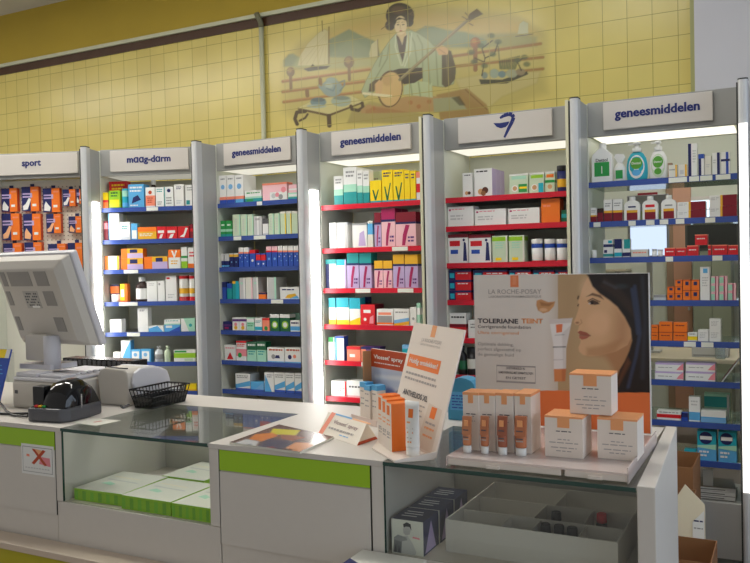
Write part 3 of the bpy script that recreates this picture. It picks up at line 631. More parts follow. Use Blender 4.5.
stock(3, 0, [
 (217.6,226,175.6,C,'white tall carton with blue foot','white;h.0,.22,blue;h.16,.26,salmon;d.5,.6,.28,lblue;t.2,.8,.8,.9,1,grey',{'d':.14}),
 (226.4,234.2,175.1,C,'white tall carton with blue foot','white;h.0,.22,blue;h.16,.26,salmon;d.5,.6,.28,lblue;t.2,.8,.8,.9,1,grey',{'d':.14}),
 (234.7,243,174.6,C,'white tall carton with blue foot','white;h.0,.22,sky;h.16,.26,salmon;d.5,.6,.28,lblue;t.2,.8,.8,.9,1,grey;S white',{'d':.14}),
 (244.8,261.6,196.5,C,'flat teal and white carton','teal;h.7,1,mint;r.1,.2,.5,.6,green',{'d':.08}),
 (244.8,261.4,190.4,C,'flat white and green carton','white;t.1,.3,.9,.7,1,green',{'u':1,'d':.08}),
 (262.3,287,182.8,C,'pink carton with white pattern','pink;r.3,.05,1,.5,white;d.45,.3,.09,lgrey;d.6,.35,.08,rose;d.74,.22,.09,grey;d.86,.6,.1,rose;h.9,1,salmon',{'d':.06}),
 (287.8,299,192.5,C,'teal-edged mint carton','mint;h0,.4,teal;r.1,.5,.9,.8,white',{'d':.06}),
 (288.5,299,184.4,C,'pink striped carton','pink;h.3,.5,white',{'u':1,'d':.06})])
stock(3, 1, [
 (219,225.5,220.9,C,'small teal carton','green;h.35,.5,mint;h0,.2,teal;t.2,.6,.8,.8,1,white'),
 (225.9,231.8,220.7,C,'small teal carton','green;h.35,.5,mint;h0,.2,teal;t.2,.6,.8,.8,1,white'),
 (232.4,240.2,214.6,C,'pale green tall carton','pgreen;v.85,1,mint;t.3,.2,.6,.8,6,lgrey',{'d':.12}),
 (240.6,246.9,214.4,C,'pale green tall carton','pgreen;v.85,1,mint;t.3,.2,.6,.8,6,lgrey',{'d':.12}),
 (247.3,253.2,214.3,C,'pale green tall carton','pgreen;v.85,1,mint;t.3,.2,.6,.8,6,lgrey',{'d':.12}),
 (253.6,261.8,216.3,C,'grey-white carton','lgrey;v.4,.6,white;t.2,.7,.8,.9,1,grey'),
 (262.3,268,218.6,C,'short white carton','white;h.7,1,dgrey;h0,.15,silver'),
 (268.4,273.7,213.5,C,'pale green slim carton','pgreen;v.8,1,mint;t.3,.2,.6,.8,5,lgrey'),
 (274,279.6,213.3,C,'pale green slim carton','pgreen;v.8,1,mint;t.3,.2,.6,.8,5,lgrey'),
 (280,285.7,211.2,C,'cream-green slim carton','pgreen;v.8,1,yellow;h.9,1,offwhite',{'d':.1}),
 (286,291.2,211.1,C,'cream-green slim carton','pgreen;v.8,1,yellow;h.9,1,offwhite',{'d':.1}),
 (291.5,299,211,C,'cream-green slim carton','pgreen;v.8,1,yellow;h.9,1,offwhite',{'d':.1})])
b1 = 'blue;h.78,1,white;d.3,.5,.1,white;d.7,.3,.1,lblue;d.65,.6,.1,lblue;h.70,.78,salmon'
b2 = 'navy;h.75,.92,gold;d.5,.4,.15,lblue;h.92,1,white'
stock(3, 2, [
 (219.2,224.1,253.7,C,'slim grey-blue carton','navy;h.5,1,lgrey;h.1,.2,sky'), (224.4,228.9,253.7,C,'slim grey-blue carton','navy;h.5,1,lgrey;h.1,.2,sky'),
 (229.3,233.6,253.2,C,'slim navy and gold carton',b2), (233.9,238.1,253.2,C,'slim navy and gold carton',b2),
 (238.5,243.3,247.6,C,'blue carton with white lid',b1), (243.6,248.6,247.5,C,'blue carton with white lid',b1),
 (249.3,255.2,249.8,C,'blue carton with red lid','blue;h.8,1,red;d.5,.4,.2,white'),
 (255.8,260.6,253.2,C,'short red-topped blue carton','blue;h.5,.9,red;d.5,.25,.15,white'), (260.9,265.6,253.2,C,'short red-topped blue carton','blue;h.5,.9,red;d.5,.25,.15,white'),
 (266,271.4,246.4,C,'blue carton with pink lid','blue;h.8,1,pink;d.5,.4,.2,lblue;h.72,.8,red'), (271.7,277.2,246.3,C,'blue carton with pink lid','blue;h.8,1,pink;d.5,.4,.2,lblue;h.72,.8,red'),
 (277.6,282.4,245.9,C,'dotted blue carton',b1), (282.7,287.6,245.9,C,'dotted blue carton',b1), (288,293,245.8,C,'dotted blue carton',b1), (293.3,299,245.8,C,'dotted blue carton',b1)])
pw = 'lgrey;v.7,1,white;r.2,.7,.6,.8,mint'
stock(3, 3, [
 (220.5,226.2,282,C,'slim blue carton','blue;h.7,1,navy'), (226.8,231.8,283.5,C,'slim teal carton','teal;h.7,1,blue'), (232.2,238.8,281,C,'teal carton with yellow top','teal;h.86,1,gold;v.5,1,turq'),
 (239.2,245,277.8,C,'pale striped carton',pw,{'d':.12}), (245.3,252.4,277.5,C,'pale carton with faint rose print','offwhite;v.8,1,pink',{'d':.12}), (252.8,258,277.4,C,'pale striped carton',pw,{'d':.12}),
 (258.3,265.8,292.6,C,'small orange carton','orange;h.75,1,navy',{'d':.03}),
 (259.5,265.4,277.4,C,'pale striped carton',pw,{'v':.13,'d':.05}), (266.8,276,277.3,C,'pale mint-edged carton','lgrey;v.8,1,mint;v0,.1,white',{'d':.12}),
 (280,299,287,C,'white carton with rainbow swoosh','white;p.25,.15,.95,.1,.8,.5,.4,.4,gold;p.5,.1,1,.1,.9,.35,sky;t.1,.65,.8,.85,1,navy',{'d':.06})])
stock(3, 4, [
 (222,231,321.5,C,'dark violet carton','navy;h.5,.7,purple;r.2,.2,.7,.4,magenta'),
 (232.2,239,317.7,C,'white carton with purple heart','white;h.72,.9,purple;d.5,.25,.25,gold;d.5,.5,.22,rose'), (239.3,246.1,317.7,C,'white carton with purple heart','white;h.72,.9,purple;d.5,.25,.25,gold;d.5,.5,.22,rose'),
 (246.6,254.1,317.9,C,'white and green carton','mint;h.7,.95,white;t.1,.3,.9,.6,2,green'), (254.7,261.7,317.9,C,'white and teal carton','white;h.1,.35,turq;t.1,.6,.9,.8,2,teal'),
 (262.2,269.4,318.3,C,'salmon carton','salmon;h.85,1,red;d.5,.25,.25,green'),
 (269.8,279.2,314.2,C,'green carton with lime disc','dgreen;d.5,.4,.34,lime;d.5,.4,.22,white;h.8,1,white'), (280,289.8,314.2,C,'green carton with lime disc','dgreen;d.5,.4,.34,lime;d.5,.4,.22,white;h.8,1,white'),
 (290.2,299.5,320.5,C,'white and blue carton','white;h.15,.5,sky;t.1,.6,.9,.85,1,navy'),
 (290.5,299,313.2,C,'mint tall carton','mint;v.4,.6,teal',{'v':.07})])
stock(3, 5, [
 (224.3,235.5,345,C,'white carton with red print','white;p.2,.1,.8,.1,.5,.55,red;t.1,.7,.9,.85,1,rose'), (236,246.2,340.8,C,'white and red tall carton','white;h.25,.6,rose;h.9,1,red;d.35,.3,.2,green;t.1,.68,.9,.85,2,red'),
 (246.8,256.2,342,C,'green and white carton','mint;h.6,1,dgreen;t.15,.3,.85,.55,2,teal;t.1,.7,.9,.9,1,white'), (256.6,265.6,341.8,C,'green and white carton','mint;h.6,1,dgreen;t.15,.3,.85,.55,2,teal;t.1,.7,.9,.9,1,white'),
 (267.2,284.2,347.6,C,'white carton with grey oval','white;d.35,.4,.12,grey;p.45,.3,.75,.3,.7,.5,.5,.5,navy;h0,.1,sky;t.1,.7,.9,.9,1,rust',{'d':.08}), (284.7,301,347.8,C,'white carton with navy oval','white;d.3,.4,.12,navy;d.6,.45,.1,salmon;h0,.1,sky;t.1,.7,.9,.9,1,rust',{'d':.08})])
wb = 'white;p0,.12,1,.3,1,.6,0,.35,sky;h0,.14,blue;t.1,.7,.9,.9,2,grey'
stock(3, 6, [
 (235.3,250,373.7,C,'white carton with blue wedge',wb), (250.6,263.6,382,C,'blue carton lying flat','sky;p0,0,1,0,1,1,.5,.4,lblue;h0,.2,blue',{'d':.06}),
 (264.2,273.6,372.4,C,'white carton with blue diagonal','white;p0,0,.8,0,.1,.9,sky;t.3,.7,.9,.9,2,grey'), (274.2,284.8,372.5,C,'white carton with blue wedge',wb), (285.3,294.1,372.8,C,'white carton with blue wedge',wb), (294.6,302,373,C,'white carton with blue wedge',wb)])
mm = 'white;h0,.45,teal;h.35,.55,mint;t.2,.7,.85,.9,2,grey;S white'
yv = 'yellow;p.2,.5,.32,.5,.5,.2,.75,.6,.86,.6,.55,.05,.42,.05,dgreen;t.15,.75,.85,.92,2,navy;h0,.08,turq'
stock(4, 0, [
 (333.6,342.6,176,C,'white and mint carton',mm,{'d':.08}), (343,356.2,167.3,C,'tall white and mint carton',mm,{'d':.11,'n':1}),
 (356.6,362.2,170,C,'slim white and mint carton',mm,{'d':.06}), (362.6,368.8,171,C,'slim white and mint carton',mm,{'d':.06}),
 (369.8,381,180.5,C,'short yellow carton','yellow;p.2,.6,.32,.6,.5,.3,.7,.6,.8,.6,.55,.15,.42,.15,dgreen;h0,.12,turq',{'d':.06}),
 (370.5,380,171.5,C,'pale cream carton','pgreen;t.2,.6,.8,.8,2,grey',{'v':.09}),
 (381.6,392.2,169.8,C,'yellow carton with dark tick',yv,{'d':.09,'n':1}), (392.8,403.6,169.5,C,'yellow carton with dark tick',yv,{'d':.09,'n':1}),
 (404,409.6,170.5,C,'slim yellow carton','yellow;t.2,.7,.8,.9,2,navy;h0,.08,turq',{'d':.09}), (410,415.4,170.5,C,'slim yellow carton','yellow;t.2,.7,.8,.9,2,navy;h0,.08,turq',{'d':.09}),
 (416,420,172,C,'red and white slim carton','white;h.3,.6,red;h.8,1,salmon',{'d':.08})])
leg = lambda base, lid: f'{base};h.72,1,{lid};h.66,.72,navy;p.3,.05,.45,.05,.55,.35,.7,.62,.5,.64,.35,.35,magenta;t.6,.1,.9,.3,2,purple'
stock(4, 1, [
 (329,336.2,222.8,C,'silver-white carton','silver;v.6,1,white;t.1,.7,.5,.9,2,grey'), (336.7,347.3,222.5,C,'white carton with grey side','white;v.75,1,lgrey;h.92,1,silver'),
 (352.2,366.8,223,C,'white and lilac carton','white;p.4,.1,.9,.1,.8,.7,.5,.6,lilac;h.92,1,grey',{'d':.07}), (367.4,372.5,220.8,C,'pale sliver-thin carton','offwhite;h.5,.9,sky',{'d':.08}),
 (374,380.6,212.6,C,'purple-lidded carton with leg print',leg('lilac','maroon')), (380.9,394.8,208.4,C,'tall purple-lidded carton with leg print',leg('pink','magenta'),{'n':1,'d':.09}), (395.3,415.7,212,C,'wide purple-lidded carton with leg print',leg('pink','maroon'),{'n':1,'d':.08})])
stock(4, 2, [
 (325.4,335.8,259.4,C,'navy-edged white carton','white;v0,.35,navy;h.85,1,teal'), (336.2,346,259.4,C,'white carton with teal lid','white;h.8,1,turq;v.85,1,lilac'),
 (346.6,358.4,253,C,'teal-lidded carton with leg print',leg('lilac','teal'),{'d':.08}), (359,371,253,C,'teal-lidded carton with leg print',leg('lilac','teal'),{'d':.08}),
 (374,382.6,260.6,C,'short orange-lidded carton',leg('pink','gold')), (383,392,260.6,C,'short orange-lidded carton',leg('pink','gold')),
 (392.6,404,254.4,C,'tall orange-lidded carton',leg('lilac','gold'),{'d':.08}), (404.5,417.5,254.4,C,'tall orange-lidded carton',leg('lilac','gold'),{'d':.08})])
wt = 'white;h.65,1,turq;h.0,.2,yellow;t.2,.3,.8,.6,3,lgrey'
stock(4, 3, [
 (328.4,335.2,298,C,'slim white and turquoise carton',wt), (336.2,348.6,297.8,C,'white and turquoise carton',wt), (349.1,360,297.8,C,'white and turquoise carton with yellow foot','white;h.6,1,turq;p0,0,1,0,1,.3,0,.15,yellow'),
 (360.3,368,297,C,'dark navy carton','navy;h.6,.8,black',{'v':.08}),
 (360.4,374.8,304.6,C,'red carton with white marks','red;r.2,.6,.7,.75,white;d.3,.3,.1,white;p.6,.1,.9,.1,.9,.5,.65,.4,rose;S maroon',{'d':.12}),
 (376.6,392.8,309,C,'white carton with grey face','white;r.05,.1,.95,.6,grey;h.1,.2,orange;r.1,.65,.9,.8,salmon',{'d':.07}), (393.8,409,309,C,'white carton with blue and yellow waves','white;p0,.1,1,.3,1,.5,0,.35,lblue;p0,.0,1,.1,1,.3,0,.15,gold;t.1,.7,.9,.85,1,grey',{'d':.07}),
 (410,416.2,307,C,'slim white carton','white;d.5,.4,.2,grey'), (416.5,420,303,C,'slim green and white carton','mint;h.5,.8,white')])
stock(4, 4, [
 (328.2,334.6,337.2,C,'slim green-topped white carton','white;h.8,1,green;v.8,1,mint'), (335,343.8,336.2,C,'blue and white tall carton','white;v0,.2,sky;h.92,1,blue;S blue'),
 (346.7,360.4,346.5,C,'red-orange carton','salmon;r.2,.3,.6,.5,white;h.8,1,red',{'d':.08}), (361,379.6,347,C,'dark violet and orange carton','purple;p0,0,.5,0,.2,1,0,1,salmon;d.5,.5,.12,orange;h.85,1,navy',{'d':.08}),
 (402,411,345,C,'small blue carton','lblue;h.5,.8,turq')])
stock(4, 5, [(331,346.2,381,C,'white carton with red line','white;t.15,.3,.85,.6,2,grey;r.9,0,1,1,red;h0,.08,rose',{'d':.08}), (346.7,367.8,381,C,'white carton with grey lettering','white;t.1,.5,.9,.7,1,dgrey;h0,.15,pink',{'d':.08})])
nut = 'white;d.35,.2,.16,tan;d.6,.24,.18,brown;d.5,.14,.14,kraft;T lilac;S lilac'
stock(5, 0, [
 (462.3,472.4,173,C,'small white carton with nuts','white;d.4,.2,.18,tan;d.65,.2,.16,brown;t.2,.85,.8,.93,1,dgrey'), (474,492,168.7,C,'white carton with nuts, lilac side',nut+';t.12,.84,.75,.93,1,black',{'d':.07,'n':2}),
 (509,528,181.5,C,'pale green oval-print carton','pgreen;d.3,.5,.17,white;d.3,.5,.12,tan;r.5,.2,.95,.8,green;r.55,.45,.95,.6,yellow',{'d':.06}), (509.4,528,174,C,'flat pale green carton','pgreen;r.1,.3,.9,.7,mint;h.8,1,white',{'u':1,'d':.06}),
 (529,544.2,180.5,C,'pale green carton with round print','pgreen;d.35,.5,.22,white;d.35,.5,.16,tan;r.62,.1,.95,.8,turq',{'d':.06}), (529.2,544.4,172.6,C,'flat pale yellow carton','pgreen;r.1,.3,.9,.7,lime;h.8,1,white',{'u':1,'d':.06}),
 (545,554.6,180,C,'small green carton','pgreen;d.5,.5,.25,tan;h.8,1,green'), (545.2,554.6,171.6,C,'small orange-print carton','pgreen;r.1,.3,.9,.7,orange;h.8,1,white',{'u':1,'d':.05}),
 (555.6,565.6,165.3,'j','dark blue supplement tub','navy;h.2,.5,gold;Cblack')])
wr = 'white;r.05,.8,.12,.9,magenta;t.15,.8,.65,.9,1,rose;t.1,.3,.6,.6,2,lgrey'
stock(5, 1, [
 (447.6,473.4,206.6,C,'wide white carton with red dot',wr,{'d':.09}), (474.5,505.6,209,C,'wider white carton with red dot',wr,{'d':.09}), (508,539.5,208,C,'wide white carton with wine dot',wr,{'d':.09}),
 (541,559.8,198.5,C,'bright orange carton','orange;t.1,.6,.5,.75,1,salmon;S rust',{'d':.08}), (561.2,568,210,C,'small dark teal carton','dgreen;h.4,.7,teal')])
vr = 'white;h.88,1,maroon;r.08,.6,.6,.78,red;r.12,.34,.5,.48,blue;p.75,.1,.95,.1,.9,.7,.8,.75,navy;d.8,.8,.06,navy'
gv = 'pgreen;h.8,.95,lime;t.2,.5,.8,.75,3,mint;r.2,.1,.6,.2,yellow;v.9,1,offwhite'
tb = 'white;h.62,.8,blue;h0,.08,red'
stock(5, 2, [
 (447.6,467.8,234.2,C,'white pouch-like carton with red lid',vr,{'d':.06}), (468.4,490.8,234.4,C,'white pouch-like carton with red lid',vr,{'d':.06}),
 (492,507.3,235.6,C,'pale green tall carton',gv,{'d':.07}), (508.6,524.2,235.2,C,'pale green tall carton',gv,{'d':.07}),
 (530,541.3,239,'j','white tub with blue band',tb), (543,554.2,239,'j','white tub with blue band',tb), (555.2,566,239,'j','white tub with blue band',tb)])
br = 'red;v0,.3,navy;h.8,1,navy;r.05,.2,.25,.7,turq;t.4,.5,.9,.7,1,white'
for_ = []
for i, (a, c) in enumerate(((447.6,471),(473,507),(508.8,530.6),(532.8,554),(555,567))):
    for j, yt in enumerate((290.4,280,270)): for_.append((a, c, yt, C, 'blue and red flat carton', br, {'d':.07, **({'u': j} if j else {})}))
stock(5, 3, for_)
stock(5, 4, [(448.6,466,324,C,'red and gold carton','red;r.3,.2,.9,.6,gold;h.8,1,maroon',{'d':.07}), (449.2,466,313,C,'white carton with black print','white;t.1,.4,.9,.7,1,black',{'u':1,'d':.07}), (468,480,320,C,'white carton','white;t.2,.5,.8,.8,2,grey')])
stock(5, 5, [(456.5,465,346,'b','black bottle','black;h.2,.5,dgreen;Cblack'), (465.4,475,348,'j','black tub with white oval label','black;h.25,.6,offwhite;Cblack')])
stock(6, 0, [
 (591,612,142.8,'g','large white bottle with green label','white'), (613,624.6,153.6,'x','small white spray bottle with green label','white'),
 (625,646.9,141.5,'p','turquoise pump soap bottle','turq;Owhite,leaf,sky'), (648,667,140,'p','white pump soap bottle with green emblem','white;Opgreen,leaf,leaf'),
 (668.4,677.5,164.9,C,'small white carton with amber stripe','offwhite;v.75,.95,gold;t.1,.5,.7,.7,1,grey'), (678,687.3,164.5,C,'small white carton with amber edge','offwhite;v.75,.95,gold;r.2,.3,.6,.6,lgrey'),
 (687.8,697,143.5,C,'tall white carton with navy edge','white;v0,.35,navy;t.5,.4,.9,.8,5,lgrey'), (698.2,704,154,C,'slim navy and white carton','white;v0,.5,navy;h.8,1,blue'),
 (704.4,711.2,156,C,'plain white carton','offwhite;t.2,.4,.8,.6,2,lgrey'), (712,720.2,152.6,C,'white carton with navy stripe','white;v.6,.95,navy;t.1,.5,.5,.7,2,lgrey'), (720.8,729.8,152,C,'white carton with blue stripe','white;v.55,.85,blue;h.6,.7,navy')])
wm = 'white;h0,.42,maroon;h.42,.52,gold;t.15,.65,.85,.85,2,grey'
wy = 'white;v.40,.48,gold;v.48,1,maroon;t.05,.5,.35,.8,2,lgrey'
stock(6, 1, [
 (590,596.6,207.8,C,'small maroon carton',wm), (597.2,603,208.4,C,'small dark maroon carton','maroon;h.7,1,dbrown'), (603.5,612.2,199.6,C,'white and maroon carton with yellow line',wm), (612.7,622.2,199.2,C,'white and maroon carton with yellow line',wm),
 (624,639.7,196.7,'f','white flask with maroon label','white;r.15,.06,.85,.36,maroon;r.15,.36,.85,.46,gold;r.25,.56,.75,.62,navy'), (642,657.8,196.2,'f','white flask with maroon label','white;r.15,.06,.85,.36,maroon;r.15,.36,.85,.46,gold;r.2,.55,.8,.66,red'), (660.8,676.2,195,'f','white flask with maroon label','white;r.15,.06,.85,.36,maroon;r.15,.36,.85,.46,gold;r.25,.56,.75,.62,grey'),
 (677,705.7,210.2,C,'white and maroon long carton',wy,{'d':.06}), (677.2,705.7,201.6,C,'white and maroon long carton',wy,{'u':1,'d':.06}),
 (709,737,206,C,'white and maroon long carton',wy,{'d':.06}), (709.2,737,194.9,C,'white and maroon long carton',wy,{'u':1,'d':.06})])
rd = 'red;t.15,.45,.8,.65,1,white;h.9,1,salmon'
stock(6, 2, [
 (591,596.4,250,'j','small white pot','white;Cwhite'), (603,613.2,249,C,'white and teal flat carton','white;h.2,.5,teal;r.1,.6,.4,.9,navy',{'d':.05}), (603.2,613,239.6,C,'white and navy flat carton','white;h.2,.5,navy;r.5,.6,.9,.9,turq',{'u':1,'d':.05}),
 (614.2,621.8,239,C,'white carton with navy square','white;r.0,.5,1,1,navy;h.1,.3,turq'), (622.2,630.2,239.2,C,'white carton with teal print','white;r.2,.5,1,1,teal;h.1,.3,navy'),
 (631,648,249.4,C,'flat cream carton','offwhite;t.1,.4,.9,.7,1,salmon',{'d':.05}), (651.5,656.8,249,'j','tiny white jar','white;Csilver'), (657.2,662.6,249.4,'j','tiny white jar','white;Csilver'),
 (664.4,675.6,247.8,C,'red carton',rd,{'d':.06}), (676,686.4,247.6,C,'red carton',rd,{'d':.06}), (687,698.4,245.3,C,'red carton',rd,{'d':.06}), (694.8,707.4,234.4,C,'red carton bridging two below',rd,{'u':1,'d':.06}), (699,711.2,245,C,'red carton',rd,{'d':.06}),
 (712,727.4,244.8,C,'longer red carton',rd,{'d':.06}), (727.8,738,245,C,'red carton',rd,{'d':.06})])
og = 'orange;r.3,.45,.75,.8,navy;h.92,1,rust'
pm = 'pink;r.0,.15,.55,.85,mint;v.55,.7,magenta'
stock(6, 3, [
 (653.5,666,295,C,'flat grey tray carton','silver;h.6,1,grey',{'d':.05}), (667,674.5,293.6,C,'orange carton with navy patch',og), (667.1,674.5,286.6,C,'orange carton with navy patch',og,{'u':1}),
 (675,682.2,293.2,C,'orange carton with navy patch',og), (675.1,682.2,286.5,C,'orange carton with navy patch',og,{'u':1}), (675.2,682.2,279.8,C,'orange carton with navy patch',og,{'u':2}),
 (682.8,690.6,290,C,'orange carton with navy patch',og), (682.9,690.6,279.6,C,'orange carton with navy patch',og,{'u':1}), (691,699.1,290,C,'orange carton with navy patch',og), (691.1,699.1,279.6,C,'orange carton with navy patch',og,{'u':1}),
 (699.8,710.2,266.8,C,'tall white carton with blue square','white;r.3,.82,.75,.95,sky;t.2,.4,.8,.7,4,lgrey;v.9,1,lgrey'),
 *[(a, c, yt, C, 'pink and mint small carton', pm, {'d':.05, **({'u': j} if j else {})}) for a, c, ys in ((711,718.4,(292.8,284.6,276.4)),(719.2,727.2,(292.8,284.4,276)),(728,736,(291.8,283.2))) for j, yt in enumerate(ys)]])
oo = 'orange;t.15,.55,.85,.75,1,maroon;h0,.1,rust'
ww = 'white;t.15,.3,.85,.8,4,lgrey'
stock(6, 4, [
 (651,658.2,333,C,'orange carton',oo), (651.1,658.2,325,C,'orange carton',oo,{'u':1}), (658.8,672.3,333,C,'orange carton',oo), (658.9,672.3,322,C,'orange carton',oo,{'u':1}), (673.2,687,333,C,'orange carton',oo), (673.3,687,322.4,C,'orange carton',oo,{'u':1}),
 (687.5,697.2,332.6,C,'yellow and white carton','white;h.2,.6,yellow;t.2,.7,.8,.9,1,grey'), (697.8,708.6,330,C,'white carton with fine print',ww,{'d':.06}), (709.1,720.8,330,C,'white carton with fine print',ww,{'d':.06}), (709.2,720.8,318.8,C,'white carton with fine print',ww,{'u':1,'d':.06})])
wp = 'lilac;h.0,.8,white;t.1,.35,.6,.5,1,grey;p.75,.2,1,.2,1,1,.85,.6,rose'
stock(6, 5, [(655,683.5,371.6,C,'white and mauve long carton',wp,{'d':.08}), (655.2,683.5,363,C,'white and mauve long carton',wp,{'u':1,'d':.08}), (685.4,715.3,371.6,C,'white and mauve long carton',wp,{'d':.08}), (685.6,715.3,363.2,C,'white and mauve long carton',wp,{'u':1,'d':.08})])
stock(6, 6, [(656.7,680.8,411.5,C,'flat white and red carton','white;h.3,.7,red;t.1,.75,.9,.95,1,grey',{'d':.07}), (681.4,688,413,C,'small dark carton','blue;h.5,1,navy'), (688.6,700,396.8,C,'white and sky-blue carton','white;h.08,.4,sky;t.2,.6,.8,.85,2,lgrey'), (700.6,726,411,C,'flat white and blue carton','white;h0,.4,lblue;h.4,.5,sky',{'d':.07}),
 (704,729.5,394,C,'tall teal-grey carton','mint;h.5,.9,teal;v.9,1,lgrey',{'v':.09,'d':.06})])
tq = 'turq;h0,.45,sky;d.45,.78,.36,navy;r.15,.72,.78,.84,white;p0,.45,1,.4,1,.58,0,.52,mint;t.1,.1,.6,.35,2,white'
stock(6, 7, [(684,696,450,C,'small turquoise carton','turq;h.5,.8,mint;h0,.2,sky'), (697,716.2,431.4,C,'turquoise carton with navy oval',tq,{'d':.08}), (718,736.6,432.3,C,'turquoise carton with navy oval',tq,{'d':.08})])

# ------------------------------------------------------------------ sport packs hanging on the peg wall
fr, W = BAY[1]
PK = [(0,(1,17.5,188.6,211.5)),(0,(21.5,39,187,211)),(0,(42.6,60,188.5,212)),(0,(62.5,75.5,189.5,206)),(0,(76.3,82,189,203.5)),
      (1,(1.5,20,213.8,240)),(1,(23,41,214,240)),(1,(46,61,214,233)),(1,(68.5,82,216.5,232.5)),
      (2,(3,22,243.5,262)),(2,(24.5,42,242.5,262)),(2,(48,66,244,262)),(2,(67.5,83,243,276))]
cnt = [0,0,0]
for row, (x0,x1,y0,y1) in PK:
    v = .262; u0, zt = fr.px(x0, y0, v); u1, zb = fr.px(x1, y1, v); w, h = u1-u0, zt-zb
    m = MB(); d = .032; O = ink('orange'); Nv = ink('navy'); e = .0005
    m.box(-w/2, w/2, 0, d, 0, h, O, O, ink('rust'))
    def q(a,b2,c,d2,cl,L=1): m.quad((-w/2+a*w,-e*L,b2*h),(-w/2+c*w,-e*L,b2*h),(-w/2+c*w,-e*L,d2*h),(-w/2+a*w,-e*L,d2*h), ink(cl))
    q(0,0,.52,1,'navy'); q(.05,.56,.62,.74,'lilac',2); q(.05,.62,.5,.68,'navy',3); q(.62,.2,.86,.3,'white',2); q(.62,.82,.95,.88,'salmon',2)
    t = [(.08,.05),(.34,.08),(.56,.5),(.42,.54),(.22,.3),(.06,.22)] if (row+cnt[row]) % 2 else [(.06,.08),(.4,.04),(.46,.2),(.3,.34),(.18,.46),(.08,.3)]
    m.poly([(-w/2+a*w,-e*3,b2*h) for a,b2 in t], ink('peach' if row else 'white'))
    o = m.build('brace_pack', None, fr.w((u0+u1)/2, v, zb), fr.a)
    tb_ = MB(); tb_.box(-.014,.014,d-.002,d+.001,h-.002,h+.022,ink('navy')); tb_.build('hang_tab', o)
    hk = MB(); uu = fr.px((x0+x1)/2,y0,v)[0]; hk.tube([(uu,.2984,zt+.012),(uu,.2958,zt+.012)], .004, M_ALU, 8)
    root = [x for x in bpy.data.objects if x.name == 'shelving_unit'][0]
    hk.build('hook', root)
    cnt[row] += 1
    tag(o, f'orange and navy brace pack, {ORD[cnt[row]-1]} from left in {["top","middle","bottom"][row]} row of the peg wall', 'brace pack', 'brace packs on the peg wall')
# ================================================================== COUNTER
H = 1.025; CY = 1.727; CB = 2.37; CX0 = -3.6
M_WHITE = mat('white_melamine', (210,204,195), .35, noise=.02, scale=30); M_WTOP = mat('white_worktop', (208,202,194), .36)
M_GREEN = mat('lime_laminate', (156,200,20), .3); M_OLIVE = mat('yellow_green_plinth', (182,172,20), .35)
M_GLASS = sheet_glass('clear_glass', (.955,.975,.965), 1.5); M_GEDGE = mat('green_glass_edge', (28,66,56), .15)
def cabinet(name_label, x0, x1):
    r = empty('counter_cabinet', ((x0+x1)/2, CY, 0)); w = (x1-x0)/2; tag(r, name_label, 'counter cabinet')
    MB().box(-w+.0005, w-.0005, .004, .64, .662, 1.011, M_WHITE).build('carcass', r, bevel=.001)
    MB().box(-w+.002, w-.002, 0, .0035, .955, 1.010, M_GREEN).build('trim_band', r)['label'] = 'lime green band'
    MB().box(-w+.002, w-.002, 0, .0035, .755, .952, M_WHITE).build('front_panel', r)
    MB().box(-w, -w+.0018, .0012, .0038, .755, 1.01, M_DARK).build('seam', r); MB().box(w-.0018, w, .0012, .0038, .755, 1.01, M_DARK).build('seam', r)
    return r
cabinet('white cabinet with lime band under the monitor and card terminal', CX0, -2.002)
cabinet('white counter cabinet with lime band below the open magazine', -1.377, -.916)
wt_ = MB()
out = [(CX0,CY),(-1.974,CY),(-1.974,2.181),(-1.41,2.181),(-1.41,CY),(-.881,CY),(-.881,2.181),(-.2905,2.181),(-.2905,CB),(CX0,CB)]
for a, b in ((0,1),): pass
for (xa, xb, ya, yb) in ((CX0,-1.974,CY-.002,CB),(-1.974,-1.41,2.181,CB),(-1.41,-.881,CY-.002,CB),(-.881,-.3205,2.181,CB)): wt_.box(xa, xb, ya, yb, 1.0115, H, M_WTOP)
wt = wt_.build('counter_worktop'); tag(wt, 'white worktop running along the counter behind and between the glass tops', 'worktop')
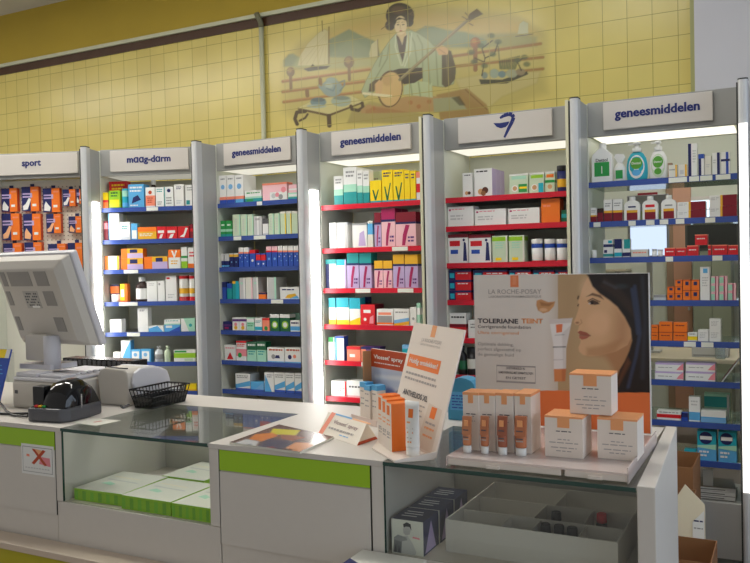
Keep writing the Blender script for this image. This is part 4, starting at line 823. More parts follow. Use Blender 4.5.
def glass_case(label, x0, x1, pl, prr, endpanel):
    xm = (x0+x1)/2; r = empty('display_case', (xm, CY, 0)); a, b = x0-xm, x1-xm; tag(r, label, 'glass display case')
    MB().box(a, a+pl, 0, .64 if 0 else .452, .80, 1.0105, M_WHITE).build('side_panel', r, bevel=.0008)
    if endpanel: MB().prism([(b-prr,-.004,0),(b,-.004,0),(b-.036,CB-CY,0),(b-.065,CB-CY,0)], (0,0,H+.004), M_WHITE).build('end_panel', r, bevel=.002)['label'] = 'full-height white end panel'
    else: MB().box(b-prr, b, 0, .452, .80, 1.0105, M_WHITE).build('side_panel', r, bevel=.0008)
    ia, ib = a+pl, b-prr
    bk = .0285 if endpanel else 0.; tz = lambda x0_, x1_, ya, yb, z0_, z1_, mt_: MB().prism([(x0_,ya,z0_),(x1_-bk*ya/.64,ya,z0_),(x1_-bk*yb/.64,yb,z0_),(x0_,yb,z0_)], (0,0,z1_-z0_), mt_)
    tz(a+.0005, ib-.0008 if endpanel else b-.0005, .002, .64, .66, .798, M_WHITE).build('base_box', r, bevel=.001)
    tz(ia, ib-.0008, .008, .452, .7985, .8005, mat('case_floor', (196,186,172), .4)).build('case_floor', r)
    MB().box(ia, ib-.03 if endpanel else ib, .453, .64, .80, 1.0108, mat('case_back', (188,184,172), .5)).build('back_panel', r)
    g = MB(); g.box(ia+.001, ib-.001, .001, .006, .8008, 1.0165, M_GLASS); gf = g.build('front_glass', r)
    MB().box(ia+.001, ib-.001, -.0001, .0009, 1.0135, 1.0168, M_GEDGE).box(ia-.0005,ia+.0012,-.0003,.0062,.8008,1.0165,M_GEDGE).build('glass_edge', gf)
    gt = tz(ia+.0015, ib-.0015, -.004, .4525, 1.0172, 1.0245, M_GLASS).build('top_glass', r)
    MB().box(ia+.0015, ib-.0015, -.0058, -.0042, 1.0170, 1.0247, M_GEDGE).build('glass_edge', gt)['label'] = 'dark green polished edge'
    return r
glass_case('glass counter case holding green-edged white boxes', -2.0, -1.379, .027, .031, False)
glass_case('glass counter case holding a carton tray, below the poster display', -.913, -.253, .033, .037, True)
lg = MB(); lg.box(CX0, -.33, CY-.078, CY+.0, .655, .675, mat('ledge_cream', (206,188,168), .4)); ledge = lg.build('counter_ledge', bevel=.002); tag(ledge, 'pale bag ledge along the foot of the counter front', 'ledge')
pb = MB(); pb.box(CX0, -.33, CY-.066, CY+.6, .0, .654, M_OLIVE); pbo = pb.build('counter_plinth'); tag(pbo, 'yellow-green base panel below the bag ledge', 'counter base')
ST = MB()                                                           # sticker on the left cabinet
pts = [onY(x, y, CY-.001) for x, y in ((21,443),(53.5,448.5),(54.5,478),(23,473))]; sx0, sx1 = pts[0].x, pts[1].x; sz0, sz1 = pts[3].z, pts[0].z
def sq(m, a, b, c, d, cl, L): m.quad(*[(sx0+(sx1-sx0)*u, CY-.0006-.0003*L, sz0+(sz1-sz0)*v) for u, v in ((a,b),(c,b),(c,d),(a,d))], ink(cl))
ST.box(sx0, sx1, CY-.0006, CY-.0001, sz0, sz1, ink('white'))
for a in ((.04,.08,.96,.92),): sq(ST, *a, 'grey', 1); sq(ST, .055, .10, .945, .90, 'white', 2)
def sp_(poly, cl, L): ST.poly([(sx0+(sx1-sx0)*u, CY-.0006-.0003*L, sz0+(sz1-sz0)*v) for u, v in poly], ink(cl))
sp_([(.55,.38),(.9,.32),(.88,.6),(.6,.62)], 'rose', 3); sp_([(.36,.8),(.44,.86),(.7,.82),(.58,.58)], 'peach', 3); sp_([(.16,.6),(.26,.58),(.26,.66),(.17,.67)], 'salmon', 3)
sp_([(.32,.38),(.40,.34),(.76,.82),(.68,.86)], 'rust', 4); sp_([(.34,.86),(.42,.86),(.80,.36),(.72,.33)], 'rust', 5)
for i in range(9): sq(ST, .12+i*.085, .2, .18+i*.085, .235, 'lgrey', 3)
sto = ST.build('notice_sticker'); tag(sto, 'square white sticker with a red crossed picture on the cabinet front', 'sticker')

# ------------------------------------------------------------------ goods in the two glass cases
def flat_carton(P, w, d, h, rz, label):
    m = MB(); Gs = ink('lime'); G2 = ink('green'); Wt = ink('offwhite')
    m.box(-w/2, w/2, 0, d, 0, h, Gs, Wt, Gs)
    for i in range(6): m.quad((-w/2+w*i/6+.002,-.0004,.003),(-w/2+w*(i+.5)/6,-.0004,.003),(-w/2+w*(i+.5)/6,-.0004,h-.006),(-w/2+w*i/6+.002,-.0004,h-.006), mat('print_leafgreen', (116,178,44), .4) if i % 2 else mat('print_limelight', (128,196,50), .4))
    m.quad((w/2+.0004,d*.72,.004),(w/2+.0004,d*.92,.004),(w/2+.0004,d*.92,h-.004),(w/2+.0004,d*.72,h-.004), Wt)
    m.poly([(-w*.3,d*.35,h+.0004),(-w*.05,d*.3,h+.0004),(-w*.02,d*.38,h+.0004),(-w*.22,d*.46,h+.0004)], ink('mint')); m.poly([(-w*.38,d*.55,h+.0004),(w*.3,d*.5,h+.0004),(w*.3,d*.54,h+.0004),(-w*.38,d*.59,h+.0004)], ink('lgrey')); m.poly([(-w*.38,d*.7,h+.0004),(w*.2,d*.66,h+.0004),(w*.2,d*.70,h+.0004),(-w*.38,d*.74,h+.0004)], ink('cream'))
    o = m.build('flat_carton', None, P, rz); tag(o, label, 'box', 'green-edged boxes in the glass case')
ZF = .8006
flat_carton(Vector((-1.862,1.758,ZF)), .19, .21, .036, .03, 'green-edged white box, front left in the glass case under the terminal')
flat_carton(Vector((-1.660,1.745,ZF)), .186, .20, .04, 0, 'green-edged white box, middle of the front three in the glass case')
flat_carton(Vector((-1.487,1.742,ZF)), .144, .22, .04, 0, 'green-edged white box, nearest the magazine cabinet at the case front')
flat_carton(Vector((-1.715,1.969,ZF)), .17, .20, .038, .0, 'green-edged white box lying in the rear middle of the glass case')
flat_carton(Vector((-1.50,1.97,ZF)), .17, .20, .038, .0, 'green-edged white box at the rear beside the lime-banded cabinet')
def man_carton(P, label, first):
    m = MB(); w, d, h = .083, .098, .083; D = ink((34,38,66)); Wt = ink('offwhite')
    m.box(-w/2, w/2, 0, d, 0, h, D, D, ink((74,76,104)), Wt)
    for i, (a, b) in enumerate(((.25,.62),(.35,.8),(.3,.7))): m.quad((-w*.34,d*(.3+i*.18),h+.0004),(-w*.34+w*(b-a)*1.3,d*(.3+i*.18),h+.0004),(-w*.34+w*(b-a)*1.3,d*(.36+i*.18),h+.0004),(-w*.34,d*(.36+i*.18),h+.0004), ink('lgrey'))
    m.poly([(w/2+.0004,d*.1,.004),(w/2+.0004,d*.8,.004),(w/2+.0004,d*.5,h*.9)], ink('lilac'))
    def f(pts, c, L): m.poly([(-w/2+u*w,-.0004*L,v*h) for u, v in pts], ink(c))
    f([(.04,.02),(.08,.45),(.2,.55),(.34,.5),(.40,.02)], (120,120,122), 1); f([(.30,.02),(.34,.5),(.5,.56),(.66,.36),(.78,.10),(.74,.02)], (196,194,190), 2); f([(.06,.4),(.3,.36),(.5,.42),(.48,.5),(.2,.55)], (150,150,150), 3)
    f([(.38,.62),(.46,.56),(.58,.6),(.62,.74),(.56,.84),(.44,.84),(.38,.76)], (186,182,178), 3); f([(.40,.78),(.38,.88),(.5,.95),(.62,.9),(.64,.72),(.58,.82),(.46,.82)], (52,50,52), 4); f([(.66,.5),(.9,.48),(.88,.53),(.68,.55)], 'rose', 2)
    f([(.08,.04),(.14,.3),(.16,.04)], (80,80,84), 4); f([(.2,.04),(.24,.26),(.27,.04)], (84,84,88), 4)
    o = m.build('photo_carton', None, P, .02); tag(o, label, 'box', 'navy photo boxes in the glass case')
man_carton(Vector((-.827,1.742,ZF)), 'navy-topped box with a grey photo of a man, foremost in its row', True)
man_carton(Vector((-.827,1.843,ZF)), 'navy-topped box second in the row inside the right glass case', False)
man_carton(Vector((-.827,1.944,ZF)), 'navy-topped box rearmost in the row inside the right glass case', False)
tx0, tx1, ty0, ty1, th = -.752, -.345, 1.80, 2.165, .078
r = empty('carton_tray', ((tx0+tx1)/2, (ty0+ty1)/2, ZF)); tag(r, 'white divided carton tray inside the glass case under the poster', 'tray')
w2, d2 = (tx1-tx0)/2, (ty1-ty0)/2; MT = mat('white_carton', (206,200,190), .6); t_ = .003
MB().box(-w2,w2,-d2,d2,0,.002,MT).build('bottom', r); MB().box(-w2,w2,-d2,-d2+t_,.002,th,MT).build('front_wall', r); MB().box(-w2,w2,d2-t_,d2,.002,th,MT).build('rear_wall', r)
MB().box(-w2,-w2+t_,-d2+t_,d2-t_,.002,th,MT).build('side_wall', r); MB().box(w2-t_,w2,-d2+t_,d2-t_,.002,th,MT).build('side_wall', r)
for yy in (-.065, .055): MB().box(-w2+t_,w2-t_,yy-.001,yy+.001,.002,th-.008,MT).build('divider', r)
for xx, ya, yb in ((-.075,-d2+t_,-.066),(.0,-d2+t_,-.066),(.11,-d2+t_,-.066),(-.02,-.064,.054),(.1,-.064,.054),(0,.056,d2-t_)): MB().box(xx-.001,xx+.001,ya,yb,.002,th-.010,MT).build('divider', r)
def cap_bottle(x, y, c, label, h=.07):
    m = MB(); m.lathe([(.013,0),(.014,.003),(.014,h*.6),(.008,h*.7)], ink('dbrown'), seg=14); o = m.build('dropper_bottle', None, (x, y, ZF+.0022))
    MB().lathe([(.0125,h*.68),(.013,h*.7),(.012,h*.97),(.010,h)], ink(c), seg=14).build('cap', o); tag(o, label, 'bottle', 'small bottles in the carton tray')
cxm, cym = (tx0+tx1)/2, (ty0+ty1)/2
for i, (x, y, c, l) in enumerate(((.02,-.10,'black','black-capped bottle in tray front compartment, first of three'),(.052,-.098,'black','black-capped bottle in tray front compartment, middle of three'),(.084,-.10,'black','black-capped bottle in tray front compartment, third of three'),(.02,.0,'black','black-capped bottle alone in the tray middle compartment'),(.125,.03,'red','red-capped bottle in the tray compartment beside the end panel'))): cap_bottle(cxm+x, cym+y, c, l)

# ------------------------------------------------------------------ till corner
BEIGE = mat('till_beige', (196,190,180), .5); BEIGE2 = mat('till_light', (206,204,208), .45); VENT = mat('vent_grey', (150,146,140), .7); BLK = mat('black_plastic', (18,18,20), .25); BLK2 = mat('black_gloss', (10,10,12), .08); CHAR = mat('charcoal_plastic', (78,78,82), .4)
r = empty('till_box', (-2.322, 1.925, H+.0005)); tag(r, 'beige till box under the monitor on the counter', 'till')
MB().box(-.115,.115,0,.33,0,.095,BEIGE).build('body', r, bevel=.008); MB().box(-.112,.112,.003,.327,.0955,.108,BEIGE2).build('lid', r, bevel=.004)
MB().box(-.108,-.005,.012,.085,.1085,.122,BEIGE2).build('tray', r, bevel=.003); MB().box(.0,.108,.02,.085,.1085,.118,BEIGE2).build('tray', r, bevel=.003); 
for i in range(5): MB().lathe([(.011,0),(.010,.006),(.004,.009)], BEIGE2, (.085,.11+i*.028,.1085), 12).build('button', r)
MB().box(-.10,-.085,-.001,.002,.05,.062,CHAR).build('lock', r)
# monitor seen from behind: leaning shell
T = math.radians(20); up = Vector((0,-math.sin(T),math.cos(T))); nb = Vector((0,-math.cos(T),-math.sin(T)))   # shell back points to the shop
yawm = math.radians(-3); Rz = Matrix.Rotation(yawm, 3, 'Z'); up = Rz @ up; nb = Rz @ nb; ux = up.cross(-nb) if False else Vector((math.cos(yawm), math.sin(yawm), 0))
MC = Vector((-2.40, 2.075, 1.402))
Mm = Matrix(((ux.x,up.x,nb.x,MC.x),(ux.y,up.y,nb.y,MC.y),(ux.z,up.z,nb.z,MC.z),(0,0,0,1)))
mon = empty('monitor', (-2.40, 2.07, H+.124)); tag(mon, 'beige flat monitor seen from behind, leaning over the till box', 'monitor')
def mon_part(m, name, bevel=0): 
    o = m.build(name, mon, bevel=bevel); o.data.transform(Matrix.Translation(-mon.location) @ Mm); return o
w, h = .205, .18
MB().box(-w,w,-h,h,-.012,.022,BEIGE2).build
b_ = MB(); b_.box(-w,w,-h,h,-.014,.016,BEIGE2); mon_part(b_, 'bezel', .008)
s_ = MB()                                            # bulging rear shell: three nested outlines
rings = [(w-.006,h-.006,.0165),(w-.02,h-.018,.045),(w-.05,h-.045,.068)]
vs = [(sx*a, sy*b2, z) for a, b2, z in rings for sx, sy in ((-1,-1),(1,-1),(1,1),(-1,1))]
fs = [(i*4+k, i*4+(k+1) % 4, i*4+4+(k+1) % 4, i*4+4+k) for i in range(2) for k in range(4)]+[(8,9,10,11),(3,2,1,0)]
s_.add(vs, fs, BEIGE); mon_part(s_, 'rear_shell', .006)
for (a, b2, c, d) in ((-.10,.075,.02,.13),(.045,.075,.11,.13),(-.14,.075,-.115,.13),(.06,.0,.115,.055),(.07,-.10,.12,-.045),(-.145,.0,-.12,.055),(-.145,-.1,-.12,-.045)):
    v_ = MB(); v_.box(a, c, b2, d, .0685, .0695, VENT)
    mon_part(v_, 'vent_panel')
lb = MB(); lb.box(-.05,.03,-.01,.055,.0685,.0695,mat('label_grey', (176,172,164), .6))
for i in range(5):
    for j in range(7):
        if (i*7+j*3) % 4: lb.box(-.044+j*.010,-.037+j*.010,.043-i*.011,.049-i*.011,.0696,.0699,CHAR)
lb.box(-.02,.02,-.008,.0,.0696,.07,ink('white')); mon_part(lb, 'type_label')
nk = MB(); nk.prism([(-.085,-.02,0),(-.085,.01,.11),(.0,.01,.11),(.02,-.02,0)], (0,0,0.0001), BEIGE) if False else None
nk = MB(); nk.box(-.075,.035,-.055,-.0,.03,.125,BEIGE); nk.build('neck', mon, bevel=.006)
nk2 = MB(); nk2.tube([(.0355,-.03,.0),(.0355,-.03,.12)], .03, BEIGE2, 16); nk2.box(-.10,.06,-.06,.06,.0,.018,BEIGE2); nk2.build('foot', mon)
bd = MB(); bd.box(-.21,.17,-.035,.035,0,.128,BLK)
for i in range(14): bd.box(-.2+i*.026,-.185+i*.026,-.0365,-.0352,.104,.122,CHAR)
o = bd.build('black_till_display', None, (-2.385,2.325,H+.0005), bevel=.004); o.name = 'black_counter_box'; tag(o, 'long black box with a grooved top behind the monitor foot', 'black box')
# receipt printer
r = empty('receipt_printer', (-2.112, 2.085, H+.0005), 0); tag(r, 'white receipt printer beside the black wire basket', 'receipt printer')
pr = [(-.07,0),(.065,0),(.065,.10),(.060,.118),(.045,.127),(-.045,.130),(-.068,.121),(-.082,.10)]
m = MB(); m.prism([(x,0,z) for x,z in pr], (0,.095,0), BEIGE); m.build('body', r, bevel=.006, seg=3)
ci = MB(); ci.prism([(.0655,.03,.035),(.0655,.195,.025),(.0655,.20,.07),(.0655,.185,.105),(.0655,.13,.124),(.0655,.05,.128),(.0655,.02,.115),(.0655,.01,.08)], (.012,0,0), BEIGE2); ci.build('side_cover', r, bevel=.005, seg=3)
ci = MB(); ci.prism([(-.07,.0955,.0),(-.07,.2,.0),(-.07,.2,.08),(-.07,.18,.112),(-.07,.13,.127),(-.07,.0955,.130)], (.1345,0,0), BEIGE2); ci.build('roll_cover', r, bevel=.006, seg=3)
MB().box(-.055,.05,.012,.016,.1275,.1315,BLK).build('paper_slot', r)
# black basket
r = empty('wire_basket', (-1.965, 2.07, H+.0005)); tag(r, 'small black slotted basket on the glass beside the receipt printer', 'basket')
bw, bl, bh = .038, .165, .064; ex = .013
def side(p0, p1, t0, t1, n, nm):
    p0, p1, t0, t1 = map(Vector, (p0,p1,t0,t1)); m = MB()
    for k in range(n+1): f = k/n; m.tube([p0.lerp(p1,f), t0.lerp(t1,f)], .0016, BLK, 5)
    for g_ in (0,.3,.6,1): m.tube([p0.lerp(t0,g_), p1.lerp(t1,g_)], .0017 if 0 < g_ < 1 else .003, BLK, 6)
    a, b2 = p0.lerp(t0,.0), p1.lerp(t1,.0); m.quad(a, b2, p1.lerp(t1,.55), p0.lerp(t0,.55), BLK); m.build(nm, r)
B0 = [(-bw,0,.003),(bw,0,.003),(bw,bl,.003),(-bw,bl,.003)]; T0 = [(-bw-ex,-ex,bh),(bw+ex,-ex,bh),(bw+ex,bl+ex,bh),(-bw-ex,bl+ex,bh)]
for i, n in enumerate((6,12,6,12)): side(B0[i], B0[(i+1) % 4], T0[i], T0[(i+1) % 4], n, 'slotted_side')
MB().box(-bw,bw,0,bl,0,.003,BLK).build('bottom', r)
# card terminal
r = empty('card_terminal', (-2.083, 1.768, H+.0005), math.radians(6)); r.scale = (.9,.9,1.08); tag(r, 'black card payment terminal on the counter in front of the till box', 'card terminal')
b0 = [(-.085,.0),(-.07,-.0),(.055,0),(.08,.03),(.085,.12),(.07,.2),(.03,.225),(-.06,.215),(-.09,.15),(-.092,.04)]
MB().prism([(x,y,0) for x,y in b0], (0,0,.04), CHAR).build('base', r, bevel=.006)
prof = [(.012,.041),(.012,.055),(.03,.09),(.06,.112),(.12,.118),(.17,.09),(.2,.031)]
vs = []; fs = []; secs = [(-.034,.66),(-.022,.93),(.0,1.0),(.03,1.0),(.055,.92),(.07,.66)]
for x, s in secs: vs += [(x, .115+(y-.115)*(.80+.2*s), .041+(z-.041)*s) for y, z in prof]
n = len(prof)
for i in range(len(secs)-1):
    for k in range(n-1): fs.append((i*n+k, (i+1)*n+k, (i+1)*n+k+1, i*n+k+1))
fs += [tuple(range(n)), tuple(reversed(range((len(secs)-1)*n, len(secs)*n)))]
dm = MB(); dm.add(vs, fs, BLK2, True); dm.build('hood', r)
MB().box(-.088,-.037,.028,.07,.0405,.1,BLK).build('privacy_shield', r, bevel=.003)
kb = MB(); kb.add([(-.075,.004,.0408),(-.01,.004,.0408),(-.01,.026,.046),(-.075,.026,.046)], [(0,1,2,3)], BLK); kp = kb.build('keypad', r)
for i, c in enumerate(('red','gold','green')): MB().box(-.06+i*.017,-.048+i*.017,.006,.018,.0425,.0475,ink(c)).build('key', r)['label'] = c+' key'
MB().box(.0795,.0825,.08,.086,.035,.075,mat('chrome', (200,200,204), .2, .9)).build('card_slot', r)
cb = MB(); cb.tube([(-2.175,1.80,H+.02),(-2.2,1.79,H+.008),(-2.28,1.80,H+.006),(-2.36,1.84,H+.006),(-2.42,1.86,H+.03),(-2.47,1.88,H+.01),(-2.6,1.84,H+.006)], .0045, BLK, 8); cb.tube([(-2.172,1.89,H+.05),(-2.182,1.885,H+.045),(-2.2,1.87,H+.03),(-2.25,1.84,H+.0065),(-2.32,1.80,H+.0065),(-2.4,1.78,H+.0065),(-2.5,1.80,H+.0065)], .0045, BLK, 8)
o = cb.build('black_cable'); tag(o, 'black cable trailing from the card terminal across the counter', 'cable')
cb = MB(); cb.tube([(-2.06,2.06,H+.006),(-2.03,2.04,H+.006),(-2.055,2.10,H+.006),(-2.06,2.13,H+.006)], .004, mat('grey_cable', (120,120,122), .5), 8); o = cb.build('grey_cable'); tag(o, 'grey cable lying between printer and basket', 'cable')
# blue leaflet rack at the frame edge
r = empty('leaflet_rack', (-2.545, 1.90, H+.0005)); tag(r, 'blue leaflet with yellow top standing in a rack left of the till', 'leaflet rack')
lm = MB(); lm.prism([(-.11,0,0),(.062,0,0),(.078,.05,.20),(-.11,.05,.20)], (0,.006,0), ink('blue')); lf = lm.build('leaflet', r)
yb = MB(); yb.prism([(-.11,.0415,.170),(.0755,.0415,.170),(.078,.049,.20),(-.11,.049,.20)], (0,-.0008,0), ink('yellow')); yb.prism([(.055,.0415,.170),(.0755,.0415,.170),(.078,.049,.20),(.06,.049,.20)], (0,-.0016,0), ink('white')); yb.build('header_print', lf)
lt = MB()
for i in range(7): z = .145-i*.014; lt.box(-.02,.045+(i % 3)*.006,z*.25-.0012,z*.25+.004,z-.003,z,ink('sky'))
lt.prism([(.0,.002,.01),(.05,.002,.01),(.055,.011,.045),(.02,.008,.035)], (0,-.0045,0), ink('lime')); lt.build('small_print', lf)
MB().box(-.11,.07,-.004,-.001,0,.03,sheet_glass('clear_acrylic', (.94,.95,.95), 1.45)).build('front_lip', r); MB().box(-.11,.075,.06,.064,0,.19,sheet_glass('clear_acrylic_back', (.94,.95,.95), 1.45)).build('back_plate', r)
r2 = MB(); r2.box(-.03,.06,-.005,.05,0,.0,ink('white')) if False else None
# notice lying on the glass
pp_ = [onZ(x, y, H+.0012) for x, y in ((72,422.3),(98,418.4),(121,420.5),(96,425.6))]
m = MB(); m.prism([Vector((p.x,p.y,H+.0006)) for p in pp_][::-1] if False else [Vector((p.x,p.y,H+.0006)) for p in pp_], (0,0,.0006), ink('offwhite')); o = m.build('paper_notice'); tag(o, 'white paper notice lying on the glass top in front of the terminal', 'paper')
c_m = sum(pp_, Vector())/4; mm_ = MB(); mm_.quad(*[Vector((c_m.x+dx,c_m.y+dy,H+.0016)) for dx,dy in ((-.006,-.012),(.006,-.012),(.012,.014),(.002,.014))], ink('rust')); mm_.build('red_mark', o)
# magazine
q = [onZ(x, y, H) for x, y in ((229.5,444.6),(300,454.4),(334,439),(279,426.5))]
n_ = 44; a, b2 = np.meshgrid(np.linspace(0,1,n_), np.linspace(0,1,n_)); a = a.ravel(); b2 = b2.ravel()
Q = [np.array(v) for v in q]; P = (1-a)[:,None]*(1-b2)[:,None]*Q[0]+a[:,None]*(1-b2)[:,None]*Q[1]+a[:,None]*b2[:,None]*Q[2]+(1-a)[:,None]*b2[:,None]*Q[3]; P[:,2] = H+.0065
i = np.arange(n_*n_).reshape(n_,n_); F = np.stack([i[:-1,:-1],i[:-1,1:],i[1:,1:],i[1:,:-1]],-1).reshape(-1,4)
me = bpy.data.meshes.new('cover'); me.from_pydata(P.tolist(), [], F.tolist()); K = Canvas(*survey_px(P)); K.c[:] = (*rgb((96,62,48)),1)
def z_(*p): return [(225+x/6.25, 415+y/6.25) for x, y in p]
K.poly(z_((300,85),(470,95),(440,130),(280,118)), (196,186,40), 1, 1); K.poly(z_((190,120),(300,110),(330,130),(230,165),(150,150)), (206,120,40), 2, .9); K.poly(z_((35,185),(130,150),(210,165),(190,205),(60,200)), (190,190,190), 1.5, .9); K.line(z_((110,190),(160,185)), 1.5, (60,60,66), 1, .8)
K.poly(z_((200,195),(270,150),(420,160),(480,150),(460,175),(330,220),(240,215)), (40,48,76), 2, .9); K.poly(z_((380,205),(440,170),(540,175),(560,190),(470,225)), (206,136,84), 2, .9); K.poly(z_((340,120),(430,125),(520,140),(420,165),(350,150)), (150,92,70), 2, .8)
K.poly(z_((470,130),(560,110),(640,140),(560,150)), (110,86,84), 2, .8); K.poly(z_((560,115),(600,125),(640,165),(560,190),(530,180)), (206,214,206), 2, .9); K.poly(z_((240,205),(300,195),(320,215),(260,218)), (150,60,60), 2, .8); K.poly(z_((390,225),(470,215),(480,236),(420,240)), (190,120,60), 2, .8)
set_cols(me, K.c)
def printed(name, rough=.35):
    m = bpy.data.materials.new(name); m.use_nodes = True; v = m.node_tree.nodes.new('ShaderNodeVertexColor'); v.layer_name = 'printed'; bs = m.node_tree.nodes['Principled BSDF']; m.node_tree.links.new(v.outputs[0], bs.inputs[0]); bs.inputs['Roughness'].default_value = rough; return m
me.materials.append(printed('magazine_print', .25)); ob = MB(); ob.prism([(v.x,v.y,H+.0005) for v in q], (0,0,.0055), ink('offwhite')); mg = ob.build('magazine'); cv = bpy.data.objects.new('cover', me); COL.objects.link(cv); cv.parent = mg; tag(mg, 'glossy colourful magazine lying on the worktop above the lime band', 'magazine')
# ================================================================== COUNTER DISPLAYS
LO = ink('orange'); LRP = mat('soft_orange', (238,164,108), .45); TXT = mat('print_text_dark', (88,82,86), .5); TXG = mat('print_text_grey', (172,164,160), .5)
CW = mat('display_card', (232,220,208), .45)
def bars(m, O, U, V, x0, x1, z, hgt, c, seed=1, lift=.0006):
    """a line of small illegible print"""
    rr = random.Random(seed); U = Vector(U).normalized(); V = Vector(V).normalized(); N = U.cross(V); O = Vector(O); x = x0
    while x < x1-.002:
        L = min(.006+rr.random()*.014, x1-x); p = O+N*lift; m.quad(p+U*x+V*z, p+U*(x+L)+V*z, p+U*(x+L)+V*(z+hgt), p+U*x+V*(z+hgt), c); x += L+.003
# --- acrylic tray with make-up testers
TY0, TY1, TX0, TX1 = 1.744, 2.142, -.724, -.31
tr = empty('tester_tray', ((TX0+TX1)/2, TY0, H+.0005)); tag(tr, 'clear acrylic tray on the glass top carrying pale make-up cartons', 'display tray'); xm = (TX0+TX1)/2; a, b2 = TX0-xm, TX1-xm
ACR = sheet_glass('milky_acrylic', (.96,.93,.92), 1.4, .08, .55, rgb((236,222,216)))
MB().box(a,b2,0,TY1-TY0,.017,.022,ACR).build('tray_top', tr); MB().box(a+.004,a+.27,.003,.34,.002,.0165,CW).build('drawer', tr, bevel=.001); MB().box(a+.278,b2-.004,.003,.34,.002,.0165,CW).build('drawer', tr, bevel=.001)
MB().box(a,a+.003,0,TY1-TY0,0,.0165,ACR).build('side_wall', tr); MB().box(b2-.003,b2,0,TY1-TY0,0,.034,ACR).build('side_wall', tr)
for xx in (a+.10, a+.33): MB().box(xx,xx+.03,-.004,.0025,.003,.010,CW).build('pull_tab', tr)
# --- poster
PY = 2.15; px0, px1, pz0, pz1 = -.797, -.324, H+.024, 1.463
ps = MB(); ps.box(px0, px1, PY, PY+.012, pz0, pz1, mat('poster_board', (226,222,218), .4)); po = ps.build('counter_poster'); tag(po, 'large cosmetics poster with a dark-haired woman in profile standing behind the tray', 'poster')
me, P = grid_mesh('printed_face', (px0+.002, PY-.0008, pz0+.002), (1,0,0), (0,0,1), px1-px0-.004, pz1-pz0-.004, 240, 210); K = Canvas(*survey_px(P)); K.c[:] = (*rgb((226,218,208)),1)
def f_(*p): return [(440+x/3.41, 260+y/3.41) for x, y in p]
def poster():
    K.poly(f_((402,40),(730,40),(730,460),(402,445)), (196,164,122), .6)
    K.poly(f_((402,40),(480,40),(470,200),(440,445),(402,445)), (184,152,112), 30, .8)
    # neck and face in profile, facing the lettering
    K.poly(f_((560,322),(650,260),(680,330),(640,400),(600,440),(560,430),(590,370)), (184,134,92), 9)
    face = f_((512,45),(497,70),(484,100),(476,128),(471,142),(474,158),(470,175),(462,198),(456,211),(462,220),(474,222),(473,230),(469,243),(472,250),(478,256),(473,263),(480,275),(478,284),(472,297),(474,312),(488,324),(512,329),(545,326),(575,318),(600,312),(640,290),(670,220),(670,120),(600,50))
    K.poly(face, (222,178,134), 1.2)
    K.poly(f_((600,170),(650,200),(650,290),(600,312),(560,322),(590,260)), (182,130,90), 22, .7)
    K.poly(f_((500,300),(560,290),(620,270),(600,312),(545,330),(500,328)), (188,138,94), 6, .7)
    K.ell(*f_((540,215))[0], 11, 12, (236,190,148), 9, .6); K.ell(*f_((505,95))[0], 8, 10, (236,196,156), 8, .5)
    K.poly(f_((497,126),(520,112),(548,120),(560,136),(540,126),(518,121)), (92,62,44), 1.2, .85)
    K.poly(f_((505,143),(520,135),(538,142),(545,150),(528,153),(512,151)), (64,44,38), 1, .95); K.ell(*f_((518,147))[0], 1.6, 1.5, (30,24,26), .6); K.line(f_((504,140),(520,131),(545,142)), .9, (60,40,34), .8); K.ell(*f_((510,148))[0], 1.2, .9, (222,206,196), .6, .8)
    K.line(f_((472,124),(470,132)), 1.6, (70,46,34), 1.2, .9); K.line(f_((472,152),(470,156)), 1.2, (40,30,28), .8, .9)
    K.ell(*f_((468,214))[0], 1.8, 1.0, (140,88,60), 1.2, .8); K.line(f_((474,222),(484,214),(480,204)), .8, (176,124,86), 1.2, .7)
    K.poly(f_((469,246),(478,241),(500,247),(514,258),(498,258),(478,256)), (160,80,62), .9, .95); K.poly(f_((475,258),(512,259),(500,268),(484,272),(475,266)), (178,96,76), .9, .95); K.line(f_((476,257),(514,258)), .6, (96,46,40), .7)
    # hair
    hair = f_((494,40),(506,58),(520,90),(545,115),(575,135),(605,160),(630,195),(650,235),(655,275),(645,310),(630,345),(612,375),(602,410),(600,452),(730,460),(730,40))
    K.poly(hair, (30,24,24), 2.2); K.poly(f_((560,60),(610,90),(650,140),(668,200),(655,190),(600,130),(545,90)), (58,42,36), 6, .7)
    for a in (((664,90),(676,180),(682,250),(668,330),(640,440)), ((655,100),(668,190),(674,250))): K.line(f_(*a), 3.2, (66,82,116), 3.0, .5)
    K.line(f_((690,60),(700,200),(690,400)), 4, (52,54,66), 5, .7); K.line(f_((560,75),(600,95)), 2, (90,100,112), 4, .3); K.ell(*f_((618,90))[0], 6, 2.4, (60,76,84), 4, .4)
    K.poly(f_((640,330),(620,375),(606,415),(604,440),(625,400),(650,350)), (110,66,40), 4, .7)
    K.poly(f_((602,452),(730,452),(730,440),(602,436)), (24,22,24), 2, .8)
    # left panel print
    K.poly(f_((240,45),(268,45),(268,93),(240,93)), (236,134,84), .5); K.poly(f_((248,56),(260,56),(260,84),(248,84)), (244,162,116), 1, .6)
    K.poly(f_((330,138),(345,134),(370,144),(393,141),(388,158),(372,176),(352,182),(334,172),(328,154)), (206,150,98), .9); K.poly(f_((340,142),(365,148),(390,145),(372,158),(345,156)), (160,104,62), 1.4, .7); K.ell(*f_((352,170))[0], 4, 1.8, (236,190,146), 1.4, .8)
    tube = f_((372,203),(452,198),(446,222),(430,300),(429,372),(388,372),(388,300),(376,226)); K.poly(tube, (238,232,228), 1); K.poly(f_((372,203),(452,198),(448,214),(374,218)), (206,190,182), 1, .6); K.poly(f_((395,220),(418,218),(416,246),(397,248)), (238,128,80), .7); K.poly(f_((416,250),(446,222),(430,300),(429,372),(420,372)), (214,204,198), 2, .7)
